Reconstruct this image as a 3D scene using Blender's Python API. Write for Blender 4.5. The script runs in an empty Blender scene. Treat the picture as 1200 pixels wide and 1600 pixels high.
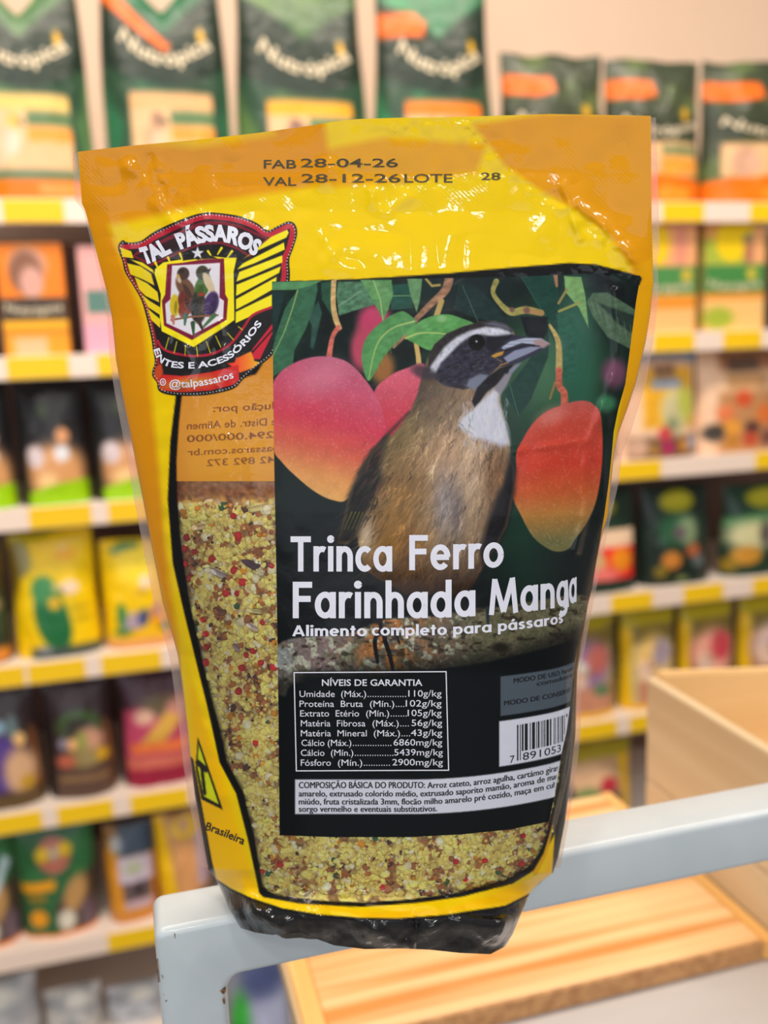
import bpy, bmesh, math, random
import numpy as np
from mathutils import Vector, Matrix

SC = bpy.context.scene
COL = SC.collection
R = math.radians

# ------------------------------------------------------------------ camera
CAMZ = 1.55
FPX = 1442.0                                   # focal length in pixels of the 1200 x 1600 frame
PITCH, ROLL, YAW = R(10.0), R(2.2), R(15.3)    # YAW: the shelves recede to the right
Fv = np.array([0, math.cos(PITCH), -math.sin(PITCH)])
u0 = np.array([0, math.sin(PITCH), math.cos(PITCH)])
r0 = np.array([1.0, 0, 0])
Rv = r0 * math.cos(ROLL) - u0 * math.sin(ROLL)
Uv = u0 * math.cos(ROLL) + r0 * math.sin(ROLL)
cam_d = bpy.data.cameras.new('camera')
cam = bpy.data.objects.new('camera', cam_d)
COL.objects.link(cam)
M = Matrix.Identity(4)
for i in range(3):
    M[i][0], M[i][1], M[i][2] = Rv[i], Uv[i], -Fv[i]
M[2][3] = CAMZ
cam.matrix_world = M
cam_d.sensor_fit = 'VERTICAL'
cam_d.sensor_height = 36.0
cam_d.lens = FPX / 1600.0 * 36.0
cam_d.clip_start = 0.02
cam_d.dof.use_dof = True
cam_d.dof.focus_distance = 0.322
cam_d.dof.aperture_fstop = 6.8
SC.camera = cam

# ------------------------------------------------------------------ light
w = bpy.data.worlds.new('shop_light')
SC.world = w
w.use_nodes = True
bg = w.node_tree.nodes['Background']
bg.inputs[0].default_value = (1.0, 0.93, 0.88, 1)
bg.inputs[1].default_value = 0.27

GD = np.array([math.cos(YAW), math.sin(YAW), 0.0])     # along the shelves
GN = np.array([-math.sin(YAW), math.cos(YAW), 0.0])    # into the shelves


def gw(u, n, z):                                        # shelf frame -> world (z from the floor)
    return Vector((GD[0] * u + GN[0] * n, GD[1] * u + GN[1] * n, z))


def area(name, loc, target, size, power, color):
    l = bpy.data.lights.new(name, 'AREA')
    l.shape = 'RECTANGLE'
    l.size, l.size_y = size
    l.energy = power
    l.color = color
    o = bpy.data.objects.new(name, l)
    COL.objects.link(o)
    o.location = loc
    o.rotation_euler = (Vector(target) - Vector(loc)).to_track_quat('-Z', 'Y').to_euler()
    return o


area('ceiling_lamp', gw(0.3, 0.95, 3.3), gw(0.3, 1.95, 1.0), (3.4, 0.35), 62, (1.0, 0.86, 0.72))
area('ceiling_lamp', gw(0.1, 0.1, 3.2), gw(0.1, 0.35, 1.3), (1.6, 0.3), 5, (1.0, 0.93, 0.84))
area('cool_front_fill', (0.3, -3.6, 2.0), (0, 0.3, 1.4), (5.2, 2.0), 66, (0.86, 0.92, 1.0))  # unseen soft panel added behind the camera as cool front fill
for x_, y_ in ((0.9, -0.9), (-0.5, -0.9), (0.2, -1.7), (1.5, -0.2), (-1.1, -0.2)):      # small unseen lamps added for glints on the film
    area('glint_lamp', (x_, y_, 3.1), (x_ * .6, 0.3, 1.3), (0.18, 0.18), 6.5, (1.0, 0.97, 0.92))

SC.view_settings.view_transform = 'Standard'
SC.view_settings.look = 'None'
SC.view_settings.gamma = 1.0
SC.view_settings.exposure = 0.0
SC.view_settings.use_curve_mapping = False
SC.cycles.transparent_max_bounces = 16
SC.cycles.max_bounces = 8

# ------------------------------------------------------------------ rays: photo pixel -> place
CAM = np.array([0, 0, CAMZ])


def ray(x, y):
    x = np.asarray(x, float)
    y = np.asarray(y, float)
    return (Fv * FPX + np.multiply.outer(x - 600, Rv) + np.multiply.outer(800 - y, Uv))


def on_n(x, y, n):                 # point on the vertical plane parallel to the shelves -> (u, z)
    r = ray(x, y)
    p = r * (n / (r @ GN))
    return float(p @ GD), float(p[2] + CAMZ)


def on_z(x, y, z):                 # point on a level plane -> (u, n)
    r = ray(x, y)
    p = r * ((z - CAMZ) / r[2])
    return float(p @ GD), float(p @ GN)


# ------------------------------------------------------------------ materials
def s2l(c):
    c = np.asarray(c, float)
    return np.where(c <= 0.04045, c / 12.92, ((np.maximum(c, 0) + 0.055) / 1.055) ** 2.4)


def rgb(*c):
    return np.array(c, float) / 255.0


def lin(c):
    return tuple(float(v) for v in s2l(np.array(c, float) / 255.0)) + (1.0,)


def mat(name, color=(200, 200, 200), rough=0.5, metal=0.0, spec=0.5, coat=0.0, bump=None, noise=None):
    m = bpy.data.materials.new(name)
    m.use_nodes = True
    nt = m.node_tree
    p = nt.nodes['Principled BSDF']
    p.inputs['Base Color'].default_value = lin(color)
    p.inputs['Roughness'].default_value = rough
    p.inputs['Metallic'].default_value = metal
    p.inputs['Specular IOR Level'].default_value = spec
    p.inputs['Coat Weight'].default_value = coat
    p.inputs['Coat Roughness'].default_value = 0.035
    if noise:                       # (scale, other colour, lo, hi)
        tc = nt.nodes.new('ShaderNodeTexCoord')
        nz = nt.nodes.new('ShaderNodeTexNoise')
        nz.inputs['Scale'].default_value = noise[0]
        nz.inputs['Detail'].default_value = 4
        rp = nt.nodes.new('ShaderNodeValToRGB')
        rp.color_ramp.elements[0].position = noise[2]
        rp.color_ramp.elements[1].position = noise[3]
        rp.color_ramp.elements[0].color = lin(color)
        rp.color_ramp.elements[1].color = lin(noise[1])
        nt.links.new(tc.outputs['Object'], nz.inputs['Vector'])
        nt.links.new(nz.outputs['Fac'], rp.inputs['Fac'])
        nt.links.new(rp.outputs['Color'], p.inputs['Base Color'])
    if bump:                        # (scale, distance)
        tc = nt.nodes.new('ShaderNodeTexCoord')
        nz = nt.nodes.new('ShaderNodeTexNoise')
        nz.inputs['Scale'].default_value = bump[0]
        nz.inputs['Detail'].default_value = 3
        b = nt.nodes.new('ShaderNodeBump')
        b.inputs['Strength'].default_value = 1.0
        b.inputs['Distance'].default_value = bump[1]
        nt.links.new(tc.outputs['Object'], nz.inputs['Vector'])
        nt.links.new(nz.outputs['Fac'], b.inputs['Height'])
        nt.links.new(b.outputs['Normal'], p.inputs['Normal'])
        nt.links.new(b.outputs['Normal'], p.inputs['Coat Normal'])
    return m


def print_mat(name, rough=0.35, spec=0.5, coat=0.0, bump=None, alpha=False):
    m = mat(name, rough=rough, spec=spec, coat=coat, bump=bump)
    nt = m.node_tree
    p = nt.nodes['Principled BSDF']
    a = nt.nodes.new('ShaderNodeVertexColor')
    a.layer_name = 'Col'
    nt.links.new(a.outputs['Color'], p.inputs['Base Color'])
    if alpha:
        nt.links.new(a.outputs['Alpha'], p.inputs['Alpha'])
    return m


def film_mat(name, tint=(255, 255, 255), gloss=0.10, rough=0.08, haze=0.0, bump=None):
    """thin clear plastic: mostly see-through, a little gloss, a little milky haze"""
    m = bpy.data.materials.new(name)
    m.use_nodes = True
    nt = m.node_tree
    nt.nodes.remove(nt.nodes['Principled BSDF'])
    out = nt.nodes['Material Output']
    tr = nt.nodes.new('ShaderNodeBsdfTransparent')
    tr.inputs[0].default_value = lin(tint)
    df = nt.nodes.new('ShaderNodeBsdfDiffuse')
    df.inputs[0].default_value = lin((235, 215, 205))
    gl = nt.nodes.new('ShaderNodeBsdfGlossy')
    gl.inputs['Roughness'].default_value = rough
    m1 = nt.nodes.new('ShaderNodeMixShader')
    m1.inputs[0].default_value = haze
    m2 = nt.nodes.new('ShaderNodeMixShader')
    fr = nt.nodes.new('ShaderNodeFresnel')
    fr.inputs['IOR'].default_value = 1.0 + gloss * 5
    nt.links.new(tr.outputs[0], m1.inputs[1])
    nt.links.new(df.outputs[0], m1.inputs[2])
    nt.links.new(m1.outputs[0], m2.inputs[1])
    nt.links.new(gl.outputs[0], m2.inputs[2])
    nt.links.new(fr.outputs[0], m2.inputs[0])
    nt.links.new(m2.outputs[0], out.inputs['Surface'])
    if bump:
        tc = nt.nodes.new('ShaderNodeTexCoord')
        nz = nt.nodes.new('ShaderNodeTexNoise')
        nz.inputs['Scale'].default_value = bump[0]
        nz.inputs['Detail'].default_value = 3
        b = nt.nodes.new('ShaderNodeBump')
        b.inputs['Distance'].default_value = bump[1]
        nt.links.new(tc.outputs['Object'], nz.inputs['Vector'])
        nt.links.new(nz.outputs['Fac'], b.inputs['Height'])
        nt.links.new(b.outputs['Normal'], gl.inputs['Normal'])
    return m


def wood_mat(name, light, dark, scale=7.0, axis='X', rough=0.45):
    m = mat(name, rough=rough)
    nt = m.node_tree
    p = nt.nodes['Principled BSDF']
    tc = nt.nodes.new('ShaderNodeTexCoord')
    mp = nt.nodes.new('ShaderNodeMapping')
    sc = {'X': (0.35, 10, 10), 'Y': (10, 0.35, 10), 'Z': (10, 10, 0.35)}[axis]
    mp.inputs['Scale'].default_value = tuple(s * scale for s in sc)
    nz = nt.nodes.new('ShaderNodeTexNoise')
    nz.inputs['Scale'].default_value = 1.0
    nz.inputs['Detail'].default_value = 3
    nz.inputs['Roughness'].default_value = 0.55
    rp = nt.nodes.new('ShaderNodeValToRGB')
    rp.color_ramp.elements[0].position = 0.36
    rp.color_ramp.elements[1].position = 0.62
    rp.color_ramp.elements[0].color = lin(dark)
    rp.color_ramp.elements[1].color = lin(light)
    nt.links.new(tc.outputs['Object'], mp.inputs['Vector'])
    nt.links.new(mp.outputs['Vector'], nz.inputs['Vector'])
    nt.links.new(nz.outputs['Fac'], rp.inputs['Fac'])
    nt.links.new(rp.outputs['Color'], p.inputs['Base Color'])
    return m


# ------------------------------------------------------------------ objects
def tag(o, label=None, cat=None, group=None, kind=None):
    if label: o['label'] = label
    if cat: o['category'] = cat
    if group: o['group'] = group
    if kind: o['kind'] = kind
    return o


def empty(name, loc, rz=0.0):
    o = bpy.data.objects.new(name, None)
    o.empty_display_size = 0.03
    COL.objects.link(o)
    o.location = loc
    o.rotation_euler = (0, 0, rz)
    return o


def link(name, me, m=None, parent=None, smooth=False):
    """link a mesh given in world space (or in the parent's space when the parent says so)"""
    o = bpy.data.objects.new(name, me)
    COL.objects.link(o)
    if m is not None: me.materials.append(m)
    if smooth:
        me.polygons.foreach_set('use_smooth', np.ones(len(me.polygons), bool))
    if parent is not None: o.parent = parent
    return o


def mesh_np(name, V, faces, col=None):
    """V (n,3); faces (m,k) array or list; col (n,3|4) sRGB 0..1"""
    me = bpy.data.meshes.new(name)
    V = np.asarray(V, np.float32)
    if isinstance(faces, np.ndarray):
        k = faces.shape[1]
        me.vertices.add(len(V))
        me.vertices.foreach_set('co', V.ravel())
        me.loops.add(faces.size)
        me.loops.foreach_set('vertex_index', faces.astype(np.int32).ravel())
        me.polygons.add(len(faces))
        me.polygons.foreach_set('loop_start', np.arange(0, faces.size, k, dtype=np.int32))
        me.update(calc_edges=True)
    else:
        me.from_pydata([tuple(map(float, v)) for v in V], [], faces)
        me.update()
    if col is not None:
        c = np.ones((len(V), 4), np.float32)
        c[:, :3] = s2l(np.clip(col[:, :3], 0, 1))
        if col.shape[1] == 4: c[:, 3] = col[:, 3]
        a = me.color_attributes.new('Col', 'FLOAT_COLOR', 'POINT')
        a.data.foreach_set('color', c.ravel())
    return me


def grid_faces(nr, nc, flip=False):
    i = np.arange(nr * nc).reshape(nr, nc)
    f = np.stack([i[:-1, :-1], i[1:, :-1], i[1:, 1:], i[:-1, 1:]], -1).reshape(-1, 4)
    return f[:, ::-1] if flip else f


def box_bm(bm, lo, hi):
    vs = [bm.verts.new((x, y, z)) for z in (lo[2], hi[2]) for y in (lo[1], hi[1]) for x in (lo[0], hi[0])]
    for f in ((0, 2, 3, 1), (4, 5, 7, 6), (0, 1, 5, 4), (2, 6, 7, 3), (0, 4, 6, 2), (1, 3, 7, 5)):
        bm.faces.new([vs[k] for k in f])


def boxes(name, lst, m, parent=None, bevel=0.0, seg=2):
    bm = bmesh.new()
    for lo, hi in lst: box_bm(bm, lo, hi)
    if bevel:
        bmesh.ops.bevel(bm, geom=bm.edges[:], offset=bevel, segments=seg, affect='EDGES', profile=0.5)
    me = bpy.data.meshes.new(name)
    bm.to_mesh(me); bm.free()
    return link(name, me, m, parent)


# ------------------------------------------------------------------ a small painter for printed colours
_NT = np.random.RandomState(7).rand(128, 128)


def noise(X, Y, s, seed=0):
    x = X / s + seed * 17.31; y = Y / s + seed * 9.77
    xi = np.floor(x).astype(int); yi = np.floor(y).astype(int)
    fx = x - xi; fy = y - yi
    fx = fx * fx * (3 - 2 * fx); fy = fy * fy * (3 - 2 * fy)
    g = lambda a, b: _NT[(b + seed) % 128, (a + 3 * seed) % 128]
    return (g(xi, yi) * (1 - fx) + g(xi + 1, yi) * fx) * (1 - fy) + (g(xi, yi + 1) * (1 - fx) + g(xi + 1, yi + 1) * fx) * fy


def fbm(X, Y, s, seed=0, o=3):
    v = 0; a = 1; t = 0
    for k in range(o):
        v = v + a * noise(X, Y, s / 2 ** k, seed + k); t += a; a *= 0.5
    return v / t


def sstep(a, b, x):
    t = np.clip((np.asarray(x, float) - a) / (b - a), 0, 1)
    return t * t * (3 - 2 * t)


def smooth_pts(p, closed=True, k=5):
    p = np.asarray(p, float); n = len(p); out = []
    rng = n if closed else n - 1
    for i in range(rng):
        if closed: a, b, c, d = p[i - 1], p[i], p[(i + 1) % n], p[(i + 2) % n]
        else: a, b, c, d = p[max(i - 1, 0)], p[i], p[i + 1], p[min(i + 2, n - 1)]
        for t in np.arange(k) / k:
            out.append(0.5 * (2 * b + (c - a) * t + (2 * a - 5 * b + 4 * c - d) * t * t + (3 * b - a - 3 * c + d) * t ** 3))
    if not closed: out.append(p[-1])
    return np.array(out)


def sd_poly(P, X, Y):
    d = np.full(X.shape, 1e18); s = np.ones(X.shape)
    n = len(P)
    for i in range(n):
        ax, ay = P[i]; bx, by = P[i - 1]
        ex, ey = bx - ax, by - ay
        wx, wy = X - ax, Y - ay
        h = np.clip((wx * ex + wy * ey) / (ex * ex + ey * ey + 1e-12), 0, 1)
        d = np.minimum(d, (wx - ex * h) ** 2 + (wy - ey * h) ** 2)
        c1 = Y >= ay; c2 = Y < by; c3 = ex * wy > ey * wx
        s = np.where((c1 & c2 & c3) | (~c1 & ~c2 & ~c3), -s, s)
    return s * np.sqrt(d)


class Canvas:
    def __init__(s, x0, y0, x1, y1, st, base):
        s.x0, s.y0, s.st = x0, y0, st
        s.xs = np.arange(x0, x1 + st, st); s.ys = np.arange(y0, y1 + st, st)
        s.X, s.Y = np.meshgrid(s.xs, s.ys)
        s.C = np.empty(s.X.shape + (3,)); s.C[:] = rgb(*base)

    def win(s, xa, ya, xb, yb):
        i0 = max(int((ya - s.y0) / s.st), 0); i1 = min(int((yb - s.y0) / s.st) + 2, len(s.ys))
        j0 = max(int((xa - s.x0) / s.st), 0); j1 = min(int((xb - s.x0) / s.st) + 2, len(s.xs))
        return (slice(i0, max(i1, i0)), slice(j0, max(j1, j0)))

    def put(s, W, mask, col):
        X, Y = s.X[W], s.Y[W]
        c = col(X, Y) if callable(col) else rgb(*col)
        s.C[W] += (c - s.C[W]) * mask[..., None]

    def poly(s, P, col, aa=1.2, sm=False, alpha=1.0):
        P = smooth_pts(P) if sm else np.asarray(P, float)
        W = s.win(P[:, 0].min() - aa, P[:, 1].min() - aa, P[:, 0].max() + aa, P[:, 1].max() + aa)
        if s.X[W].size == 0: return
        s.put(W, np.clip(0.5 - sd_poly(P, s.X[W], s.Y[W]) / aa, 0, 1) * alpha, col)

    def line(s, P, wd, col, aa=1.2, alpha=1.0, sm=False):
        P = smooth_pts(P, False) if sm else np.asarray(P, float)
        wd = np.interp(np.linspace(0, 1, len(P)), np.linspace(0, 1, len(np.atleast_1d(wd))), np.atleast_1d(wd))
        m = wd.max() / 2 + aa
        W = s.win(P[:, 0].min() - m, P[:, 1].min() - m, P[:, 0].max() + m, P[:, 1].max() + m)
        X, Y = s.X[W], s.Y[W]
        if X.size == 0: return
        best = np.full(X.shape, 1e9)
        for i in range(len(P) - 1):
            ax, ay = P[i]; ex, ey = P[i + 1] - P[i]
            h = np.clip(((X - ax) * ex + (Y - ay) * ey) / (ex * ex + ey * ey + 1e-9), 0, 1)
            best = np.minimum(best, np.hypot(X - ax - ex * h, Y - ay - ey * h) - (wd[i] + (wd[i + 1] - wd[i]) * h) / 2)
        s.put(W, np.clip(0.5 - best / aa, 0, 1) * alpha, col)

    def ell(s, cx, cy, rx, ry, col, soft=0.15, rot=0, alpha=1.0):
        m = max(rx, ry) * (1 + soft)
        W = s.win(cx - m, cy - m, cx + m, cy + m)
        X, Y = s.X[W] - cx, s.Y[W] - cy
        if X.size == 0: return
        c, q = math.cos(R(rot)), math.sin(R(rot))
        d = np.hypot((X * c + Y * q) / rx, (-X * q + Y * c) / ry)
        s.put(W, (1 - sstep(1 - soft, 1 + soft, d)) * alpha, col)

    def rect(s, x0, y0, x1, y1, col, aa=1.2, alpha=1.0):
        s.poly([(x0, y0), (x1, y0), (x1, y1), (x0, y1)], col, aa, False, alpha)

    def speck(s, fn, col):
        s.put((slice(None), slice(None)), fn(s.X, s.Y), col)

    def sample(s, px, py):
        x = np.clip((px - s.x0) / s.st, 0, len(s.xs) - 1.001); y = np.clip((py - s.y0) / s.st, 0, len(s.ys) - 1.001)
        i = x.astype(int); j = y.astype(int); fx = (x - i)[..., None]; fy = (y - j)[..., None]
        C = s.C
        return (C[j, i] * (1 - fx) + C[j, i + 1] * fx) * (1 - fy) + (C[j + 1, i] * (1 - fx) + C[j + 1, i + 1] * fx) * fy


def gradv(stops, nz=0.0, sc=20, seed=1, ax=None):
    """colour that runs over y (or over a slanted axis) with print noise; stops = [(pos, rgb)]"""
    ps = [p for p, _ in stops]; cs = np.array([c for _, c in stops], float) / 255

    def f(X, Y):
        t = Y if ax is None else X * ax[0] + Y * ax[1]
        c = np.stack([np.interp(t, ps, cs[:, k]) for k in range(3)], -1)
        if nz: c = c * (1 + nz * (fbm(X, Y, sc, seed) - 0.5)[..., None] * 2)
        return c
    return f


# ------------------------------------------------------------------ lettering
_TXT = {}


def text2d(body, bold=0.0, res=3):
    k = (body, bold, res)
    if k not in _TXT:
        c = bpy.data.curves.new('lettering', 'FONT')
        c.body = body; c.offset = bold; c.resolution_u = res
        o = bpy.data.objects.new('lettering', c)
        me = bpy.data.meshes.new_from_object(o)
        V = np.array([v.co[:2] for v in me.vertices]).reshape(-1, 2)
        Fc = [tuple(p.vertices) for p in me.polygons]
        bpy.data.meshes.remove(me); bpy.data.objects.remove(o); bpy.data.curves.remove(c)
        _TXT[k] = (V, Fc)
    return _TXT[k]


CAP = 0.73                                     # cap height of the built-in face at size 1


def fit_text(body, x0, x1, yb, cap, bold=0.0, res=3):
    """text whose ink spans x0..x1, baseline yb (y grows downwards), given cap height"""
    V, Fc = text2d(body, bold, res)
    lo, hi = V[:, 0].min(), V[:, 0].max()
    x = x0 + (V[:, 0] - lo) / (hi - lo) * (x1 - x0)
    y = yb - V[:, 1] * cap / CAP
    return np.stack([x, y], 1), Fc


def bold2(*k):
    v, f = fit_text(*k)
    return join2d([(v - (.3, 0), f), (v + (.3, 0), f)])


def join2d(parts):
    V, Fc, n = [], [], 0
    for v, f in parts:
        V.append(v); Fc += [tuple(i + n for i in q) for q in f]; n += len(v)
    return np.concatenate(V), Fc


def arc(cx, cy, rx, ry, a0, a1, n=18):
    t = np.radians(np.linspace(a0, a1, n))
    return np.stack([cx + rx * np.cos(t), cy + ry * np.sin(t)], 1)


def strip(P, wd):
    """a pen stroke as a strip of quads"""
    P = np.asarray(P, float)
    d = np.diff(P, axis=0); d /= np.linalg.norm(d, axis=1)[:, None] + 1e-12
    nn = np.stack([-d[:, 1], d[:, 0]], 1)
    N = np.concatenate([nn[:1], nn[:-1] + nn[1:], nn[-1:]])
    N /= np.linalg.norm(N, axis=1)[:, None] + 1e-12
    c = np.ones(len(P)); c[1:-1] = np.clip((N[1:-1] * nn[1:]).sum(1), 0.5, 1)
    N = N / c[:, None] * wd / 2
    return np.concatenate([P + N, P - N]), [(i, i + 1, len(P) + i + 1, len(P) + i) for i in range(len(P) - 1)]


T = 0.165
_bowl = arc(.285, .36, .205, .285, 0, 360, 28)


def _seg(*p): return np.array(p, float)


GLYPH = {
    'T': (.62, [_seg((0, .917), (.62, .917)), _seg((.31, .9), (.31, 0))]),
    'F': (.54, [_seg((.09, 1), (.09, 0)), _seg((.05, .917), (.54, .917)), _seg((.05, .53), (.5, .53))]),
    'M': (.96, [_seg((.08, 0), (.19, .98)), _seg((.19, .96), (.48, .06)), _seg((.48, .06), (.77, .96)), _seg((.77, .98), (.88, 0))]),
    'A': (.74, [_seg((.07, 0), (.37, .98)), _seg((.37, .98), (.67, 0)), _seg((.16, .27), (.58, .27))]),
    'r': (.36, [_seg((.085, .72), (.085, 0)), arc(.27, .40, .185, .24, 180, 62, 10)]),
    'i': (.19, [_seg((.095, .72), (.095, 0)), arc(.095, .92, .05, .05, 0, 360, 14)]),
    'n': (.51, [_seg((.085, .72), (.085, 0)), arc(.255, .42, .17, .22, 180, 0, 14), _seg((.425, .43), (.425, 0))]),
    'h': (.51, [_seg((.085, 1.04), (.085, 0)), arc(.255, .42, .17, .22, 180, 0, 14), _seg((.425, .43), (.425, 0))]),
    'm': (.82, [_seg((.085, .72), (.085, 0)), arc(.245, .42, .16, .22, 180, 0, 14), _seg((.405, .43), (.405, 0)),
                arc(.57, .42, .165, .22, 180, 0, 14), _seg((.735, .43), (.735, 0))]),
    'c': (.47, [arc(.285, .36, .205, .285, 48, 312, 22)]),
    'a': (.58, [_bowl, _seg((.495, .72), (.495, 0))]),
    'd': (.58, [_bowl, _seg((.495, 1.04), (.495, 0))]),
    'p': (.58, [_bowl + (.01, 0), _seg((.085, .72), (.085, -.28))]),
    'g': (.58, [_bowl, np.concatenate([_seg((.495, .72), (.495, -.06)), arc(.295, -.06, .2, .15, 0, -140, 12)])]),
    'o': (.58, [arc(.29, .36, .21, .285, 0, 360, 28)]),
    'e': (.57, [arc(.285, .36, .205, .285, 0, 318, 26), _seg((.09, .36), (.53, .36))]),
    'l': (.19, [_seg((.095, 1.04), (.095, 0))]),
    't': (.36, [_seg((.18, .95), (.18, 0)), _seg((.02, .65), (.34, .65))]),
    's': (.42, [smooth_pts([(.36, .57), (.22, .645), (.1, .55), (.14, .43), (.29, .32), (.34, .18), (.22, .075), (.06, .15)], False, 4)]),
    ' ': (.26, []),
}
GLYPH['á'] = (.58, GLYPH['a'][1] + [_seg((.25, .82), (.38, 1.02))])


def pen_text(body, x0, x1, yb, cap, t=T, gap=.075):
    parts = []; x = 0
    for ch in body:
        wd, st = GLYPH[ch]
        for s in st: parts.append(strip(s + (x, 0), t if not (ch == 'i' and len(s) == 14) else .12))
        x += wd + gap
    V, Fc = join2d(parts)
    x -= gap
    return np.stack([x0 + V[:, 0] / x * (x1 - x0), yb - V[:, 1] * cap], 1), Fc


def dense(V, Fc, L):
    """split long triangle edges so that lettering bends with the surface under it"""
    bm = bmesh.new()
    vs = [bm.verts.new((v[0], v[1], 0)) for v in V]
    for f in Fc:
        try: bm.faces.new([vs[i] for i in f])
        except ValueError: pass
    for _ in range(4):
        e = [q for q in bm.edges if q.calc_length() > L]
        if not e: break
        bmesh.ops.subdivide_edges(bm, edges=e, cuts=1)
        bmesh.ops.triangulate(bm, faces=[f for f in bm.faces if len(f.verts) > 4])
    bm.verts.index_update()
    V2 = np.array([v.co[:2] for v in bm.verts]); F2 = [tuple(v.index for v in f.verts) for f in bm.faces]
    bm.free()
    return V2, F2

# ================================================================== THE POUCH
Y0 = 0.336                                     # distance of the side seams in front of the camera
_L = np.array([(237, 122), (318, 128), (328, 133), (380, 147), (456, 167), (496, 175), (560, 181), (617, 191), (675, 203),
               (754, 218), (800, 227), (870, 240), (940, 254), (998, 271), (1024, 278), (1066, 284), (1140, 293), (1182, 297),
               (1246, 305), (1359, 325), (1372, 336), (1391, 346), (1423, 359), (1450, 376), (1490, 392)], float)
_Rr = np.array([(180, 1017), (343, 1018), (443, 1021), (490, 1016), (534, 1009), (597, 994), (637, 981), (675, 967), (706, 960),
                (753, 955), (806, 950), (838, 940), (882, 931), (942, 919), (1000, 910), (1049, 902), (1148, 899), (1210, 892), (1284, 883),
                (1340, 872), (1364, 864), (1380, 842), (1395, 828), (1433, 812), (1460, 801), (1479, 789), (1495, 780)], float)
_top = np.array([(122, 237), (200, 228), (300, 219), (400, 208), (480, 197), (520, 190), (560, 186), (620, 184), (700, 183),
                 (770, 181), (860, 178), (920, 179), (1017, 181)], float)
_bot = np.array([(376, 1450), (395, 1457), (420, 1461), (465, 1457), (490, 1468), (514, 1477), (563, 1483), (625, 1482), (670, 1484), (721, 1489), (772, 1491), (789, 1479)], float)


def Lx(y): return np.interp(y, _L[:, 0], _L[:, 1])
def Rx(y): return np.interp(y, _Rr[:, 0], _Rr[:, 1])


CREASES = [  # (polyline, height mm, width px)
    ([(735, 205), (790, 262), (850, 308), (905, 335), (965, 378)], -.6, 12),
    ([(740, 200), (850, 300), (960, 372)], .5, 30),
    ([(540, 192), (640, 200), (760, 190)], -.5, 9),
    ([(870, 300), (930, 360), (1000, 420)], -.7, 12),
    ([(240, 250), (260, 300), (320, 330)], -.7, 18),
    ([(520, 265), (640, 290), (760, 275)], -.5, 10),
    ([(270, 530), (340, 545), (350, 600)], -.6, 12),
    ([(300, 620), (350, 690), (400, 760)], -.6, 16),
    ([(900, 420), (960, 425), (1010, 440)], -.7, 8),
    ([(500, 1455), (640, 1470), (780, 1465)], -1.6, 18),
    ([(578, 298), (584, 322), (605, 330), (640, 308)], 0.9, 9),
    ([(880, 290), (893, 330), (905, 372)], 0.8, 7),
    ([(905, 320), (940, 350), (985, 395), (1010, 440)], 0.9, 9),
    ([(200, 262), (238, 305), (272, 350)], 0.9, 12),
    ([(962, 455), (966, 560), (941, 640), (919, 700), (915, 790), (900, 860)], 1.3, 8),
    ([(950, 650), (943, 715), (946, 770)], 1.2, 7),
    ([(805, 705), (880, 694), (915, 692)], 0.4, 6),
    ([(520, 190), (505, 290), (520, 400)], 0.7, 18),
    ([(290, 545), (300, 575), (284, 600)], 0.7, 8),
    ([(345, 505), (349, 540), (338, 600)], 0.6, 7),
    ([(300, 625), (318, 665), (352, 680), (385, 712), (392, 760)], 0.7, 6),
    ([(345, 740), (385, 712), (410, 700)], 0.5, 6),
    ([(250, 660), (262, 860), (300, 1060), (345, 1240)], 0.8, 16),
    ([(385, 1390), (400, 1420), (470, 1470)], 1.8, 12),
    ([(520, 1430), (560, 1448), (640, 1482)], 2.2, 14),
    ([(640, 1476), (680, 1450), (780, 1440)], 1.6, 12),
    ([(740, 1478), (770, 1462), (800, 1440)], 1.6, 12),
    ([(885, 1050), (880, 1180), (858, 1300)], 1.0, 6),
]
CREASES = [(smooth_pts(p, False, 4), h * 1e-3, wd) for p, h, wd in CREASES]
_lip_line = np.array([(336, 1372), (360, 1388), (390, 1402), (440, 1419), (500, 1429), (560, 1434), (620, 1435), (700, 1429), (790, 1415), (826, 1397)], float)


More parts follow.
